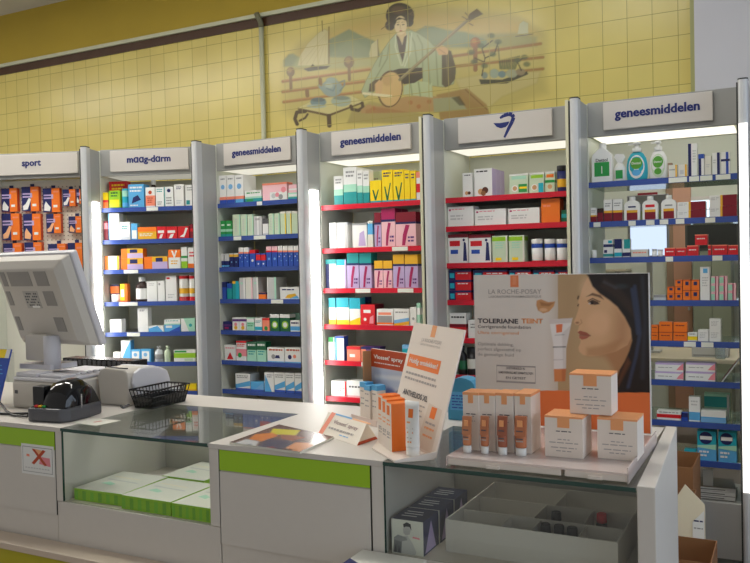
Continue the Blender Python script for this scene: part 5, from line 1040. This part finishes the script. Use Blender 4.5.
    K.line(f_((386,297),(428,296)), 1, (70,60,60), .8, .9); K.line(f_((392,256),(424,255)), .6, (150,140,140), .8, .8); K.line(f_((388,340),(420,340)), .5, (150,140,140), .8, .8)
    K.poly(f_((388,372),(430,371),(427,413),(390,415)), (224,140,84), .8); K.poly(f_((415,372),(430,371),(427,413),(416,414)), (190,104,62), 2, .6)
    # orange foot band
    K.poly(f_((90,446),(402,445),(602,452),(740,452),(740,700),(90,700)), (240,122,62), .6)
poster(); set_cols(me, K.c); me.materials.append(printed('poster_print', .32)); pf = bpy.data.objects.new('printed_face', me); COL.objects.link(pf); pf.parent = po
def ptext(body, x0, x1, yc, hpx, m, bold=.008):
    A = onY((x0+x1)/2, yc, PY-.001); w = onY(x1, yc, PY).x-onY(x0, yc, PY).x; put_text(body, A, (1,0,0), (0,0,1), w, hpx/FPX*2.27, m, po, bold, .0012)
ptext('LA ROCHE-POSAY', 488.2, 541, 291.6, 4.6, TXG, 0.0); ptext('LABORATOIRE PHARMACEUTIQUE', 488.5, 541, 296.8, 2.6, TXG)
ptext('TOLERIANE', 477.6, 518, 321, 4.8, TXT, .03); ptext('TEINT', 521.5, 543, 321, 4.8, LRP, .03)
ptext('Corrigerende foundation', 477.6, 530.5, 327.3, 4.2, TXT, .0); ptext('Ultra corrigerend', 477.8, 518.5, 333.2, 3.8, LRP, .0)
ptext('Optimale dekking,', 477.8, 513.5, 344.6, 4, TXG, .0); ptext('perfect afgestemd op', 477.8, 521, 349.8, 4, TXG, .0); ptext('de gevoelige huid', 477.8, 513.5, 355, 4, TXG, .0)
ptext('ONTWIKKELD IN', 506, 525, 368.4, 2.4, TXT); ptext('SAMENWERKING MET DERMATOLOGEN', 498.5, 533, 372.8, 2.3, TXT); ptext('EN GETEST', 506, 526, 378, 2.3, TXT)
fm = MB()
for (xa, ya, xb, yb_) in ((496.5,366,535.5,366.3),(496.5,382,535.5,382.3),(496.5,366,496.9,382.3),(535.1,366,535.5,382.3)): A = onY(xa, ya, PY-.0015); B = onY(xb, yb_, PY-.0015); fm.box(A.x, max(B.x,A.x+.0008), PY-.0018, PY-.0012, min(A.z,B.z)-.0004, max(A.z,B.z), TXG)
fm.build('text_frame', po); ptext('www.toleriane.be', 617, 636, 389.4, 2.4, ink('white')) if False else None
# --- make-up cartons
ZT = H+.0227
def lrp_box(P, w, d, h, label, group, sq=.16):
    m = MB(); m.box(-w/2, w/2, 0, d, 0, h, CW, LRP, CW); m.box(-w/2-.0003, w/2+.0003, -.0003, d+.0003, h*.955, h*.999, LRP)
    o = m.build('makeup_carton', None, P); lg_ = MB(); lg_.box(-w*sq, w*sq, -.0009, -.0003, h-.30*w if w > .06 else h-.40*w*1.6, h*.9995, LRP); e = lg_.build('orange_tab', o)
    t = MB()
    for i, (zz, a1, a2) in enumerate(((.62,.3,.7),(.42,.34,.66),(.34,.12,.88),(.22,.16,.84),(.14,.3,.7)) if w > .06 else ((.62,.2,.8),(.58,.3,.7),(.5,.25,.75))): bars(t, (-w/2,0,0), (1,0,0), (0,0,1), a1*w, a2*w, zz*h, .0022, TXG if i else TXT, i+3)
    t.build('small_print', o); tag(o, label, 'make-up box', group); return o
def place_box(x0, x1, yb, yt, label, group, d, z=ZT):
    A = onZ(x0, yb, z); B = onZ(x1, yb+(x1-x0)*.07, z); Yf = (A.y+B.y)/2; w = onY(x1, yb, Yf).x-onY(x0, yb, Yf).x; h = onY((x0+x1)/2, yt, Yf).z-z
    return lrp_box(Vector(((onY(x0,yb,Yf).x+onY(x1,yb,Yf).x)/2, Yf, z)), w, d, h, label, group), Yf, h
for i, (x0, x1, yb, yt, lb_) in enumerate(((463.8,479.4,449.5,392.5,'slim white and orange make-up box, first in the row beside the blue pack'),(480,495.4,450.5,393,'slim white and orange make-up box, second in the row of testers'),(496.6,513.6,451.5,393.2,'slim white and orange make-up box, third in the row of testers'),(515.4,531.6,452.5,393.8,'slim white and orange make-up box, fourth and nearest the square boxes'))):
    o, Yf, h_ = place_box(x0, x1, yb, yt, lb_, 'slim make-up boxes', .06 if i < 3 else .08)
    xa, xb = ((463,471.6),(481,489),(498,507.4),(515.4,526.8))[i]; zt_ = ZT; Yt = Yf-.022
    w = onY(xb,446,Yt).x-onY(xa,446,Yt).x; xc = (onY(xb,446,Yt).x+onY(xa,446,Yt).x)/2; ht = onY(xa,416,Yt).z-zt_
    m = MB(); m.lathe([(w*.46,ht*.2),(w*.49,ht*.24),(w*.5,ht*.5)], mat('foundation_'+str(i), [(196,128,88),(190,118,80),(160,92,66),(188,116,78)][i], .35), seg=14, sy=.8, capt=False); m.prism([(-w*.5,-w*.3,ht*.5),(w*.5,-w*.3,ht*.5),(w*.5,0,ht),(-w*.5,0,ht)], (0,w*.3,0), m.mats[0])
    for zz, c in ((.62,TXT),(.42,TXT),(.36,TXG)): m.box(-w*.3,w*.3,-w*.43,-w*.40,ht*zz,ht*(zz+.03),c)
    m.box(-w*.22,w*.22,-w*.36,-w*.2,ht*.74,ht*.9,LRP)
    t = m.build('tester_tube', None, (xc, Yt, zt_)); MB().lathe([(w*.44,0),(w*.46,ht*.01),(w*.46,ht*.195)], ink('white'), seg=14, sy=.8).build('cap', t)['label'] = 'white cap'
    tag(t, f'brown foundation tester tube standing before the {ORD[i]} slim make-up box', 'tester tube', 'foundation tester tubes')
o1, Y1, h1 = place_box(545.2, 583, 456, 416.5, 'square white make-up box with orange top, lower one beside the slim boxes', 'square make-up boxes', .09)
o2, Y2, h2 = place_box(597.8, 637.5, 458.2, 418.8, 'square white make-up box with orange top, lower one nearest the end panel', 'square make-up boxes', .09)
Zu = ZT+max(h1,h2)+.0008; Yu = max(Y1,Y2)+.018; w = onY(611.5,411,Yu).x-onY(570,411,Yu).x
lrp_box(Vector(((onY(570,411,Yu).x+onY(611.5,411,Yu).x)/2, Yu, Zu)), w, .075, onY(593,374,Yu).z-Zu, 'square white make-up box stacked across the two lower boxes', 'square make-up boxes')
# --- blue pack with arched top on the rear worktop
A = Vector((-.885,2.262,H+.0005)); m = MB(); out = [(-.043,0),(.043,0),(.043,.10)]+[(.043*math.cos(t),.10+.028*math.sin(t)) for t in (.4,.8,1.2,1.57,1.95,2.35,2.75)]+[(-.043,.10)]
m.prism([(x,0,z) for x,z in out], (0,.06,0), mat('pack_blue', (64,150,190), .4)); m.box(-.036,.036,-.0008,-.0001,.03,.085,ink('sky'))
for i in range(5): bars(m, (0,0,0), (1,0,0), (0,0,1), -.03, .028, .036+i*.009, .0035, ink('blue'), i, .0012)
o = m.build('blue_pack', None, A); tag(o, 'light blue pack with arched top between the sun-care stand and poster', 'pack')
# --- sun-care stand
Cn = Vector((-.845,1.72,H+.0005)); d1 = Vector((-.74,.672,0)).normalized(); wv = Vector((.672,.74,0)).normalized(); Z = Vector((0,0,1))
br = Vector((-.769,1.783,H+.0045)); lean = .0878
st = empty('sun_care_stand', Cn); tag(st, 'tall leaning card stand advertising sun cream, holding orange and white boxes', 'display stand'); SL = lambda P: Vector(P)-Cn
tb = MB(); fl = [Cn, br, br+d1*.31, br+d1*.27-wv*.04, Vector((-.962,1.826,0))]; fl = [SL(Vector((p.x,p.y,Cn.z))) for p in fl]; tb.prism(fl, (0,0,.004), CW); tb.build('base_tray', st)
upv = (wv*lean+Z*.305); PH = upv.length; upn = upv.normalized(); Uv = -d1; Nf = Uv.cross(upn)
PWd = .312; p0 = br+d1*PWd                                           # lower left seen from the front
bk = MB(); bk.prism([SL(p0), SL(br), SL(br+upn*PH), SL(p0+upn*PH)], -Nf*.004, CW); bk.build('back_panel', st)
sd_ = MB(); sd_.prism([SL(br), SL(br+upn*PH*.05), SL(Cn+Z*.006), SL(Cn+Z*.004)], d1*.002, CW); sd_.build('side_lip', st)
def st_quad(m, s0, t0, s1, t1, c, L=1): 
    f = lambda s, t: SL(p0+Uv*(s*PWd)+upn*(t*PH)+Nf*(.0004*L)); m.quad(f(s0,t0), f(s1,t0), f(s1,t1), f(s0,t1), c)
pn = MB(); st_quad(pn, .40,.90,.49,1.0, LRP); st_quad(pn, -.0+.06,.615,.72,.725, LO); 
for i, (t_, s1) in enumerate(((.555,.70),(.51,.74))): bars(pn, SL(p0), Uv, upn, .08*PWd, s1*PWd, t_*PH, .006, TXG, i+5)
for i, (t_, s1) in enumerate(((.325,.62),(.285,.58),(.245,.6))): bars(pn, SL(p0), Uv, upn, .14*PWd, s1*PWd, t_*PH, .004, TXG, i+9)
f = lambda s, t, L=1: SL(p0+Uv*(s*PWd)+upn*(t*PH)+Nf*(.0004*L))
pn.poly([f(.62,.02),(f(.92,.02)),f(.94,.36),f(.68,.38)], mat('print_pale_tube', (222,206,190), .45)); pn.poly([f(.74,.27,2),f(.84,.27,2),f(.85,.36,2),f(.75,.36,2)], LO)
for i, t_ in enumerate((.22,.18,.12)): bars(pn, SL(p0), Uv, upn, .70*PWd, .88*PWd, t_*PH, .005, LRP if i else TXG, i+20, .0012)
pn.build('panel_print', st)
put_text('LA ROCHE-POSAY', SL(p0+Uv*(.45*PWd)+upn*(.865*PH)), Uv, upn, .40*PWd, .010, TXG, st, .0, .0008); put_text('LABORATOIRE PHARMACEUTIQUE', SL(p0+Uv*(.44*PWd)+upn*(.825*PH)), Uv, upn, .39*PWd, .0065, TXG, st, .0, .0008)
put_text('Huidig ontdekken!', SL(p0+Uv*(.39*PWd)+upn*(.668*PH)), Uv, upn, .58*PWd, .018, ink('white'), st, .02, .0012); put_text('ANTHELIOS XL', SL(p0+Uv*(.38*PWd)+upn*(.40*PH)), Uv, upn, .52*PWd, .015, TXT, st, .03, .0012)
# boxes and tube standing on its tray
Rs = Matrix(((-d1.x,wv.x,0),(-d1.y,wv.y,0),(0,0,1))).to_4x4(); rzs = math.atan2(-d1.y, -d1.x)
B3 = onZ(392, 452, H+.005); hb = .128
for i in range(3):
    w, d = .038, .050; c = B3+d1*(.040*(2-i)+w/2)+wv*(.004*(2-i)); m = MB(); m.box(-w/2,w/2,0,d,0,hb-.004*i,CW,LO,LO); 
    m.box(-w*.26,w*.2,-.0008,-.0001,hb*.70,hb*.95-.004*i,LO)
    for j, zz in enumerate((.58,.5,.34,.30,.24)): bars(m, (-w/2,0,0), (1,0,0), (0,0,1), .2*w, .8*w, zz*hb, .004, LRP if j in (0,1) else TXG, j+i)
    o = m.build('sun_cream_carton', None, c, rzs); tag(o, ['white and orange sun-cream box at the far end of the stand','white and orange sun-cream box in the middle of the stand','white sun-cream box showing a broad orange side beside the tube'][i], 'sun cream box', 'sun cream boxes on the stand')
c = onZ(413, 455.5, H+.005); m = MB(); ht = onY(413,401,c.y).z-c.z; w = .043
m.lathe([(w*.40,0),(w*.42,.003),(w*.43,ht*.17)], ink('white'), seg=18, sy=.75, capt=True); 
m2 = MB(); n = 20; rows = []
for t in np.linspace(0,1,9):
    a_w = w*(.43+.07*t); b_w = w*.75*.43*(1-t)**.8+.0012; rows.append([(a_w*math.cos(2*math.pi*k/n), b_w*math.sin(2*math.pi*k/n), ht*(.172+.828*t)) for k in range(n)])
m2.add([p for r_ in rows for p in r_], [(i*n+k,i*n+(k+1)%n,(i+1)*n+(k+1)%n,(i+1)*n+k) for i in range(8) for k in range(n)]+[tuple(range(8*n,9*n))], ink('white'), True)
o = m2.build('sun_cream_tube', None, c, math.radians(-12)); m.build('cap', o)
q = MB()
def tubeq(x0,x1,z0,z1,cl,L=1): 
    def yy(x,z): t=(z/ht-.172)/.828; a_w=w*(.43+.07*t); b_w=w*.75*.43*(1-t)**.8+.0012; return -b_w*math.sqrt(max(0,1-(x/a_w)**2))-.0006*L
    q.quad((x0,yy(x0,z0),z0),(x1,yy(x1,z0),z0),(x1,yy(x1,z1),z1),(x0,yy(x0,z1),z1),cl)
tubeq(-.007,.007,ht*.70,ht*.86,LO); tubeq(-.011,.0,ht*.6,ht*.63,LRP); tubeq(-.011,.009,ht*.5,ht*.515,TXG); tubeq(-.008,.009,ht*.42,ht*.45,LRP); tubeq(-.008,.006,ht*.33,ht*.345,TXG); tubeq(-.006,.006,ht*.25,ht*.28,LRP)
q.build('tube_print', o); tag(o, 'white sun-cream tube with orange square in front of the leaning stand', 'tube')
# --- spray stand
ds = Vector((.865,-.502,0)).normalized(); ns = Vector((.502,.865,0)); Q0 = onZ(367, 415.5, H)
def sp(x, y): return onP(x, y, Q0, ns)
TL, TR = sp(371.2,349), sp(413.5,354.3); BLq = Vector((TL.x,TL.y,H+.0008)); BRq = Vector((TR.x,TR.y,H+.0008)); W_ = (BRq-BLq).length; HH = (TL.z+TR.z)/2-H
rt = math.atan2(ds.y, ds.x); ss = empty('spray_stand', BLq, rt); tag(ss, 'upright rust-topped card display for throat spray behind the sun boxes', 'display stand')
MB().box(0,W_,0,.008,0,HH,CW).build('back_card', ss); MB().box(0,W_,-.0009,-.0001,HH*.74,HH,ink('rust')).build('header_card', ss)['label'] = 'rust red header'
MB().box(-.004,-.0002,-.03,.008,0,HH*.97,mat('card_tan', (190,140,96), .5)).build('side_flap', ss)
me, P = grid_mesh('photo_print', (0,-.0007,0), (1,0,0), (0,0,1), W_, HH*.739, 50, 60); xx, zz = P[:,0]/W_*100, P[:,2]/HH*100; K = Canvas(xx, zz); K.c[:] = (*rgb((206,206,214)),1)
K.poly([(0,40),(100,52),(100,74),(0,74)], (176,184,204), 12, .9); K.ell(45,38,16,10,(96,112,170),8,.9); K.ell(28,26,12,8,(112,126,180),8,.8); K.line([(60,44),(74,50)],3,(96,90,110),3,.8); K.poly([(55,10),(100,20),(100,50),(70,40)],(216,208,196),8,.8); K.line([(10,60),(100,66)],6,(222,220,222),6,.8); K.line([(50,20),(62,30)],3,(90,84,110),3,.7)
set_cols(me, K.c); me.materials.append(printed('spray_photo', .35)); o = bpy.data.objects.new('photo_print', me); COL.objects.link(o); o.parent = ss
put_text("Viosset' spray", (W_*.42,-.001,HH*.885), (1,0,0), (0,0,1), W_*.70, .017, ink('white'), ss, .025, .0008); bm = MB(); bars(bm, (0,-.001,0), (1,0,0), (0,0,1), W_*.08, W_*.7, HH*.80, .003, ink('white'), 4); bm.build('small_print', ss)
MB().box(-.012,W_*.62,-.075,-.0012,0,.002,CW).build('floor_card', ss); fp = MB().box(.0,W_*.62,-.077,-.0752,0,.018,mat('card_pink', (222,200,190), .5)).build('front_lip', ss)
for i, (fx, fy, hh) in enumerate(((.016,-.045,.112),(.050,-.050,.106),(.083,-.045,.11))):
    P_ = BLq+ds*fx-ns*(-fy)+Z*.0022; P_ = BLq+ds*(fx)+ns*fy+Z*.0022
    m = MB(); w = .031; m.box(-w/2,w/2,0,.03,0,hh,CW,ink('blue'),CW); m.box(-w/2-.0003,w/2+.0003,-.0003,.0303,hh*.86,hh*1.0003,ink('sky'))
    for j, z_q in enumerate((.74,.55,.4)): bars(m, (-w/2,0,0), (1,0,0), (0,0,1), .15*w, .8*w, z_q*hh, .004, TXG, j+i)
    o = m.build('spray_carton', None, P_, rt); tag(o, ['white spray box with blue top at the end of the rust-topped stand','middle white spray box with blue top before the rust-topped stand','white spray box with blue top partly behind the orange sun boxes'][i], 'spray box', 'throat spray boxes')
# tent card
BL, BR, RR = onZ(318.5,433,H), onZ(357,446,H), onZ(377.5,439,H); dt = (BR-BL); BR0 = BR; TRp = onP(367.5, 426.5, (BR+RR)/2, Vector((dt.y,-dt.x,0)).cross(Z).normalized() if False else dt.cross(Z).normalized()); off = (RR-BR); RL = BL+off
TR2 = (BR+RR)/2; TR2.z = H+.052; TL2 = (BL+RL)/2; TL2.z = TR2.z; zz_ = Vector((0,0,.0006))
BLo, BRo, RRo, RLo = BL+zz_, BR+zz_, RR+zz_, RL+zz_
tcd = empty('tent_card', BL); tag(tcd, 'triangular white price card for throat spray lying beside the magazine', 'tent card'); S2 = lambda P: Vector(P)-BL
MB().prism([S2(BRo),S2(RRo),S2(TR2)], -dt, mat('tent_white', (232,222,206), .45)).build('card', tcd)
Ut = dt.normalized(); Vt = (TL2-BLo).normalized(); Vt = (Vt-Ut*Vt.dot(Ut)).normalized(); Lw = dt.length; Hh = (TL2-BLo).length
e = MB(); fq = lambda s, t, L=1: S2(BLo+Ut*(s*Lw)+Vt*(t*Hh)+Ut.cross(Vt)*(.0005*L))
e.quad(fq(0,0),fq(.11,0),fq(.11,1),fq(0,1),ink('salmon')); e.quad(fq(.12,.93),fq(.55,.93),fq(.55,1),fq(.12,1),ink('lblue')); e.quad(fq(.55,.93),fq(1,.93),fq(1,1),fq(.55,1),ink('peach')); e.poly([S2(BRo+Ut*.0004),S2(RRo+Ut*.0004),S2(RRo+Ut*.0004+(TR2-RRo)*.16),S2(BRo+Ut*.0004+(TR2-BRo)*.16)],ink('rust'))
bars(e, fq(0,0), Ut, Vt, Lw*.16, Lw*.8, Hh*.30, .006, TXG, 3); bars(e, fq(0,0), Ut, Vt, Lw*.5, Lw*.72, Hh*.16, .003, ink('lblue'), 5); e.build('edge_print', tcd)
put_text("Viosset' spray", fq(.5,.62), Ut, Vt, Lw*.62, .016, mat('print_text_mauve', (150,120,120), .5), tcd, .01, .0006)
oc = MB(); q_ = [onZ(x, y, H+.0012) for x, y in ((369,446),(382,451),(388,447),(377,443))]; oc.prism(q_, (0,0,.0008), LO); 
# --- booklet on a leaflet carton on the ledge
zb_ = onY(362.5, 549.5, CY-.008).z; Pt = onZ(362.5, 549.5, zb_); bx = Pt.x+.085; by = CY-.006-.150
lc = MB(); lc.box(-.084,.084,0,.146,0,zb_-.6755-.0125,ink('offwhite')); lco = lc.build('leaflet_carton', None, (bx, by+.001, .6755)); lc2 = MB(); lc2.box(-.05,.05,-.0006,-.0001,.012,.04,ink('lgrey')); lc2.build('front_label', lco); tag(lco, 'low white leaflet carton on the bag ledge under the booklet', 'carton')
bo = MB(); bo.box(-.085,.085,0,.15,0,.011,ink('offwhite')); bk_ = bo.build('booklet', None, (bx, by, zb_-.0115)); cvb = MB()
cvb.poly([(-.085,.085,.0116),(-.085,0,.0116),(.03,0,.0116),(-.02,.045,.0116)], ink('navy')); cvb.poly([(-.02,.045,.0118),(.03,0,.0118),(.04,0,.0118),(-.016,.052,.0118)], ink('purple')); cvb.build('cover_print', bk_)
tag(bk_, 'white booklet with a purple-blue corner lying in front of the counter', 'booklet')

# ================================================================== BEHIND THE COUNTER: cartons on the floor
KR = mat('cardboard', (132,90,54), .75, noise=.08, scale=12); KI = mat('cardboard_inside', (112,74,44), .8)
def open_carton(x0, x1, y0, y1, h, label, flaps=()):
    r = empty('cardboard_box', ((x0+x1)/2, (y0+y1)/2, .0008)); tag(r, label, 'cardboard box', 'cardboard boxes behind the counter'); a, b2 = (x1-x0)/2, (y1-y0)/2; t = .004
    MB().box(-a,a,-b2,b2,0,.004,KR).build('bottom', r); MB().box(-a,a,-b2,-b2+t,.004,h,KR).build('side', r); MB().box(-a,a,b2-t,b2,.004,h,KR).build('side', r); MB().box(-a,-a+t,-b2+t,b2-t,.004,h,KI).build('side', r); MB().box(a-t,a,-b2+t,b2-t,.004,h,KR).build('side', r)
    for f in flaps: MB().prism(f, (0,.004,0), KR).build('flap', r)
    return r
open_carton(-.80,-.285,3.30,3.585,.325,'low brown cardboard box on the floor in front of the open bay')
open_carton(-.82,-.385,3.60,3.80,.47,'taller brown cardboard box standing behind the low one')
open_carton(-.80,-.40,3.82,4.14,.56,'tallest brown cardboard box pushed against the open bay')
def sheet(pts, Y, c, name, label, cat, th=.004, extra=None):
    P = [onY(x, y, Y) for x, y in pts]; P += [Vector((P[-1].x,Y,.0015)), Vector((P[0].x,Y,.0015))]; m = MB(); m.prism(P, (0,th,0), c); o = m.build(name); tag(o, label, cat); return o
M1 = onY(690,488,3.59)
o = sheet(((676.5,497),(685,484.5),(705,505)), 3.592, ink('cream'), 'cream_folder', 'cream paper folder poking out between the cardboard boxes', 'folder')
o = sheet(((692.5,522),(704,511)), 3.588, ink('white'), 'printed_sheet', 'white printed sheet hanging below the cream folder', 'paper', .0015); bmm = MB()
P = onY(699,522,3.5875); bars(bmm, P, (1,0,0), (0,0,1), -.02, .015, 0, .006, ink('navy'), 2, 0); bars(bmm, P, (1,0,0), (0,0,1), -.02, .015, -.03, .005, ink('grey'), 3, 0); bmm.build('small_print', o)
A = onY(702,499,4.19); m = MB(); m.box(-.025,.022,0,.003,0,.14,ink('white')); o = m.build('white_card', None, (A.x+.02,4.28,.305)); o.location = (A.x+.02,4.30,SHELF[6][7]-.19); o.location.z = .3052; tag(o, 'white upright card standing in the gap above the base drawer', 'card')
mgs = [((-.38,4.27),(.25,.2),(70,66,60),'dark magazine lying at the bottom of a pile in the open bay'),((-.375,4.275),(.24,.19),(150,150,150),'grey magazine lying mid-pile above the base drawer'),((-.37,4.28),(.23,.19),(96,70,46),'brown magazine lying on top of the pile above the base drawer')]
for i, ((x, y), (w, d), c, l) in enumerate(mgs):
    m = MB(); m.box(-w/2,w/2,0,d,0,.018,mat('magazine_stack_'+str(i), c, .4),None,ink('lgrey'),ink('lgrey')); m.box(-w*.3,w*.3,-.0006,0,.006,.010,ink('dgrey')); o = m.build('old_magazine', None, (x, y, .3058+i*.0188), .05*i); tag(o, l, 'magazine', 'magazines in the open bay')
m = MB(); P = [fr6 for fr6 in ()]; F6 = BAY[6][0]; z0 = SHELF[6][5]-.004
m.prism([(0,0,0),(.08,0,.112),(.083,0,.110),(.006,0,-.0005)], (0,.2,0), ink('silver')); o = m.build('leaning_brochure', None, F6.w(.663,.24,z0+.001)); m2 = MB(); m2.prism([(-.001,.02,.0015),(.072,.02,.104),(.0715,.02,.1045),(-.0015,.02,.002)], (0,.14,0), ink('maroon')); m2.build('cover', o); tag(o, 'silver brochure leaning at a slant at the end of an open-bay shelf', 'brochure')

# ================================================================== OFFICE SEEN THROUGH THE OPEN BAY
def at(x, y, Y): return onY(x, y, Y)
a, b2 = at(672,160,8.15), at(692,300,8.15); r = struct(empty('door_1', (a.x, 8.2, 0))); dw = b2.x-a.x
MB().box(0,dw,-.05,-.002,.0,2.35,mat('door_salmon', (196,150,124), .6)).build('door_leaf', r); MB().box(-.06,-.001,-.06,-.001,0,2.4,mat('door_frame_tan', (150,124,100), .6)).build('door_frame', r); MB().box(dw*.8,dw*.9,-.09,-.051,1.0,1.03,M_ALU).build('door_handle', r)
r = empty('office_desk', (-.9,6.75,0)); tag(r, 'pale office desk seen through the open-backed bay', 'desk'); DW = mat('desk_wood', (196,186,160), .5)
MB().box(-1.1,.9,-.4,.4,.72,.75,DW).build('desk_top', r, bevel=.004)
for sx in (-1.05,.85):
    for sy in (-.36,.36): MB().box(sx-.025,sx+.025,sy-.025,sy+.025,0,.7195,M_FRAME).build('leg', r)
a, b2 = at(627,196,6.7), at(669,259,6.7); r = empty('office_monitor', ((a.x+b2.x)/2, 6.7, .7505)); w = (b2.x-a.x)/2; tag(r, 'flat screen glowing pale blue on the office desk', 'monitor')
MB().box(-w,w,0,.04,at(650,260,6.7).z-.7505,a.z-.7505,mat('office_grey', (150,152,158), .5)).build('casing', r, bevel=.004)
SC = emit('screen_glow', (.62,.74,.95), 1.0); zb, zt = at(650,258,6.7).z-.7505, at(650,226,6.7).z-.7505
MB().box(-w*.86,w*.9,-.003,-.0005,zb+.02,zt,SC).build('screen', r); MB().box(-w*.86,w*.9,-.004,-.0005,zt+.02,zt+.12,mat('office_olive', (140,150,96), .6)).build('paper_note', r); MB().box(-.08,.08,-.02,.12,0,.012,M_FRAME).box(-.02,.02,.041,.08,.012,zb+.1,M_FRAME).build('stand', r)
a, b2 = at(637,193,8.14), at(646,206,8.14); m = MB(); m.box(a.x,b2.x+.1,8.17,8.199,b2.z-.1,a.z,ink('maroon')); o = m.build('red_notice'); tag(o, 'red notice pinned on the office wall beside the salmon door', 'notice')
a, b2 = at(696,192,7.4), at(722,212,7.4); r = empty('office_cupboard', ((a.x+b2.x)/2, 7.6, 0)); w = (b2.x-a.x)/2+.05; tag(r, 'dark tall office cupboard beside the salmon door', 'cupboard'); DK = mat('cupboard_dark', (70,72,66), .6)
MB().box(-w,w,0,.4,0,1.55,mat('cupboard_olive', (128,132,112), .6)).build('body', r); MB().box(-w,-.003,-.02,-.001,.05,1.5,mat('cupboard_door', (140,146,124), .6)).build('door', r); MB().box(.003,w,-.02,-.001,.05,1.5,mat('cupboard_door', (140,146,124), .6)).build('door', r)
m = MB(); m.box(-.22,.22,0,.3,0,.3,DK); m.box(-.2,.2,-.004,0,.03,.27,mat('black_box', (40,42,40), .5)); o = m.build('storage_box', None, (r.location.x,7.64,1.5508)); tag(o, 'dark storage box on top of the office cupboard', 'box')
m = MB(); w1, w2 = at(699,222,8.19), at(716,244,8.19)
fr_ = struct(empty('window_1', ((w1.x+w2.x)/2+.12, 8.2, 1.45))); MB().box(-.42,.42,-.03,-.001,-.02,.62,M_WHITE).build('window_frame', fr_)
for i in range(2): MB().box(-.39+i*.40,-.02+i*.40,-.036,-.0305,.02,.58,emit('daylight_pane', (.66,.84,1.0), 1.6)).build('pane', fr_)
for i in range(4): MB().box(-.4,.4,-.045,-.04,.1+i*.13,.11+i*.13,M_WHITE).build('blind_slat', fr_)
def bottle_at(x, y0, y1, Y, c, nm, label): 
    A = at(x,y0,Y); m = MB(); hgt = .24; m.lathe([(.035,0),(.037,.01),(.037,hgt*.55),(.013,hgt*.75),(.013,hgt*.93)], c, seg=14); o = m.build(nm, None, (A.x,Y,.7508)); MB().lathe([(.015,hgt*.92),(.015,hgt)], ink('black'), seg=12).build('cap', o); tag(o, label, 'bottle')
bottle_at(719, 250, 300, 6.42, sheet_glass('bottle_clear', (.8,.86,.86), 1.3, .05, .25, (.7,.75,.78)), 'water_bottle', 'clear bottle with dark cap on the office desk')
r = empty('wall_shelf', (-1.9,8.19,1.38)); tag(r, 'office wall shelf carrying ring binders', 'shelf'); MB().box(-.5,.5,-.28,-.001,0,.02,DW).build('board', r); MB().box(-.4,-.38,-.2,-.001,-.18,-.001,M_FRAME).build('bracket', r); MB().box(.38,.4,-.2,-.001,-.18,-.001,M_FRAME).build('bracket', r)
for i, c in enumerate(('dgreen','white','dgrey','teal','maroon','white','navy','grey')):
    m = MB(); m.box(-.033,.033,0,.26,0,.31,ink(c)); m.box(-.02,.02,-.001,0,.18,.26,ink('offwhite')); o = m.build('ring_binder', None, (-2.3+i*.075,7.92,1.4008)); tag(o, f'{c.replace("dgreen","dark green").replace("dgrey","dark grey")} ring binder, {ORD[i]} from left on the office wall shelf', 'binder', 'ring binders on the office shelf')
for i, (x, w, c, l) in enumerate(((-1.45,.3,'offwhite','pale paper stack at one end of the office desk'),(-.55,.25,'lgrey','grey paper stack near the salmon door on the office desk'),(-.2,.2,'kraft','brown file tray at the window end of the office desk'))):
    m = MB(); m.box(-w/2,w/2,-.12,.12,0,.04+.03*i,ink(c)); m.box(-w/2+.01,w/2-.01,-.121,-.12,.008,.02,ink('grey')); o = m.build('paper_stack', None, (x,6.6,.7508)); tag(o, l, 'paper stack')
# ================================================================== LIGHT
def lamp_fixture(x, y, z, lx, ly, power, color, label, rz=0.):
    r = empty('ceiling_lamp', (x, y, z), rz); tag(r, label, 'ceiling lamp', 'ceiling lamps'); MB().box(-lx/2,lx/2,-ly/2,ly/2,-.06,-.001,M_FRAME).build('housing', r)
    MB().box(-lx/2+.02,lx/2-.02,-ly/2+.02,ly/2-.02,-.066,-.0605,emit('lamp_diffuser', color, power/(lx*ly*3.2))).build('diffuser', r); return r
LAMPS = [(-8.6,2.1,1.6,.3,46),(-6.8,2.1,1.6,.3,46),(-5.0,2.3,1.6,.3,52),(-3.0,2.6,1.6,.3,46),(-.9,2.7,1.6,.3,26)]
for i, (x, y, lx, ly, p) in enumerate(LAMPS): lamp_fixture(x, y, CEIL-.001, lx, ly, p, (1,.97,.9), f'{ORD[i]} long fluorescent ceiling lamp over the shop floor')
lamp_fixture(-.8,6.9,3.199,1.2,.4,26,(1,.98,.92),'unseen ceiling lamp added to light the office behind the shelves')  # added lamp, out of view, only so the back room is lit
w_ = bpy.data.worlds.new('daylight'); scene.world = w_; w_.use_nodes = True; bg = w_.node_tree.nodes['Background']; bg.inputs[0].default_value = (1.0,.965,.92,1); bg.inputs[1].default_value = WORLD
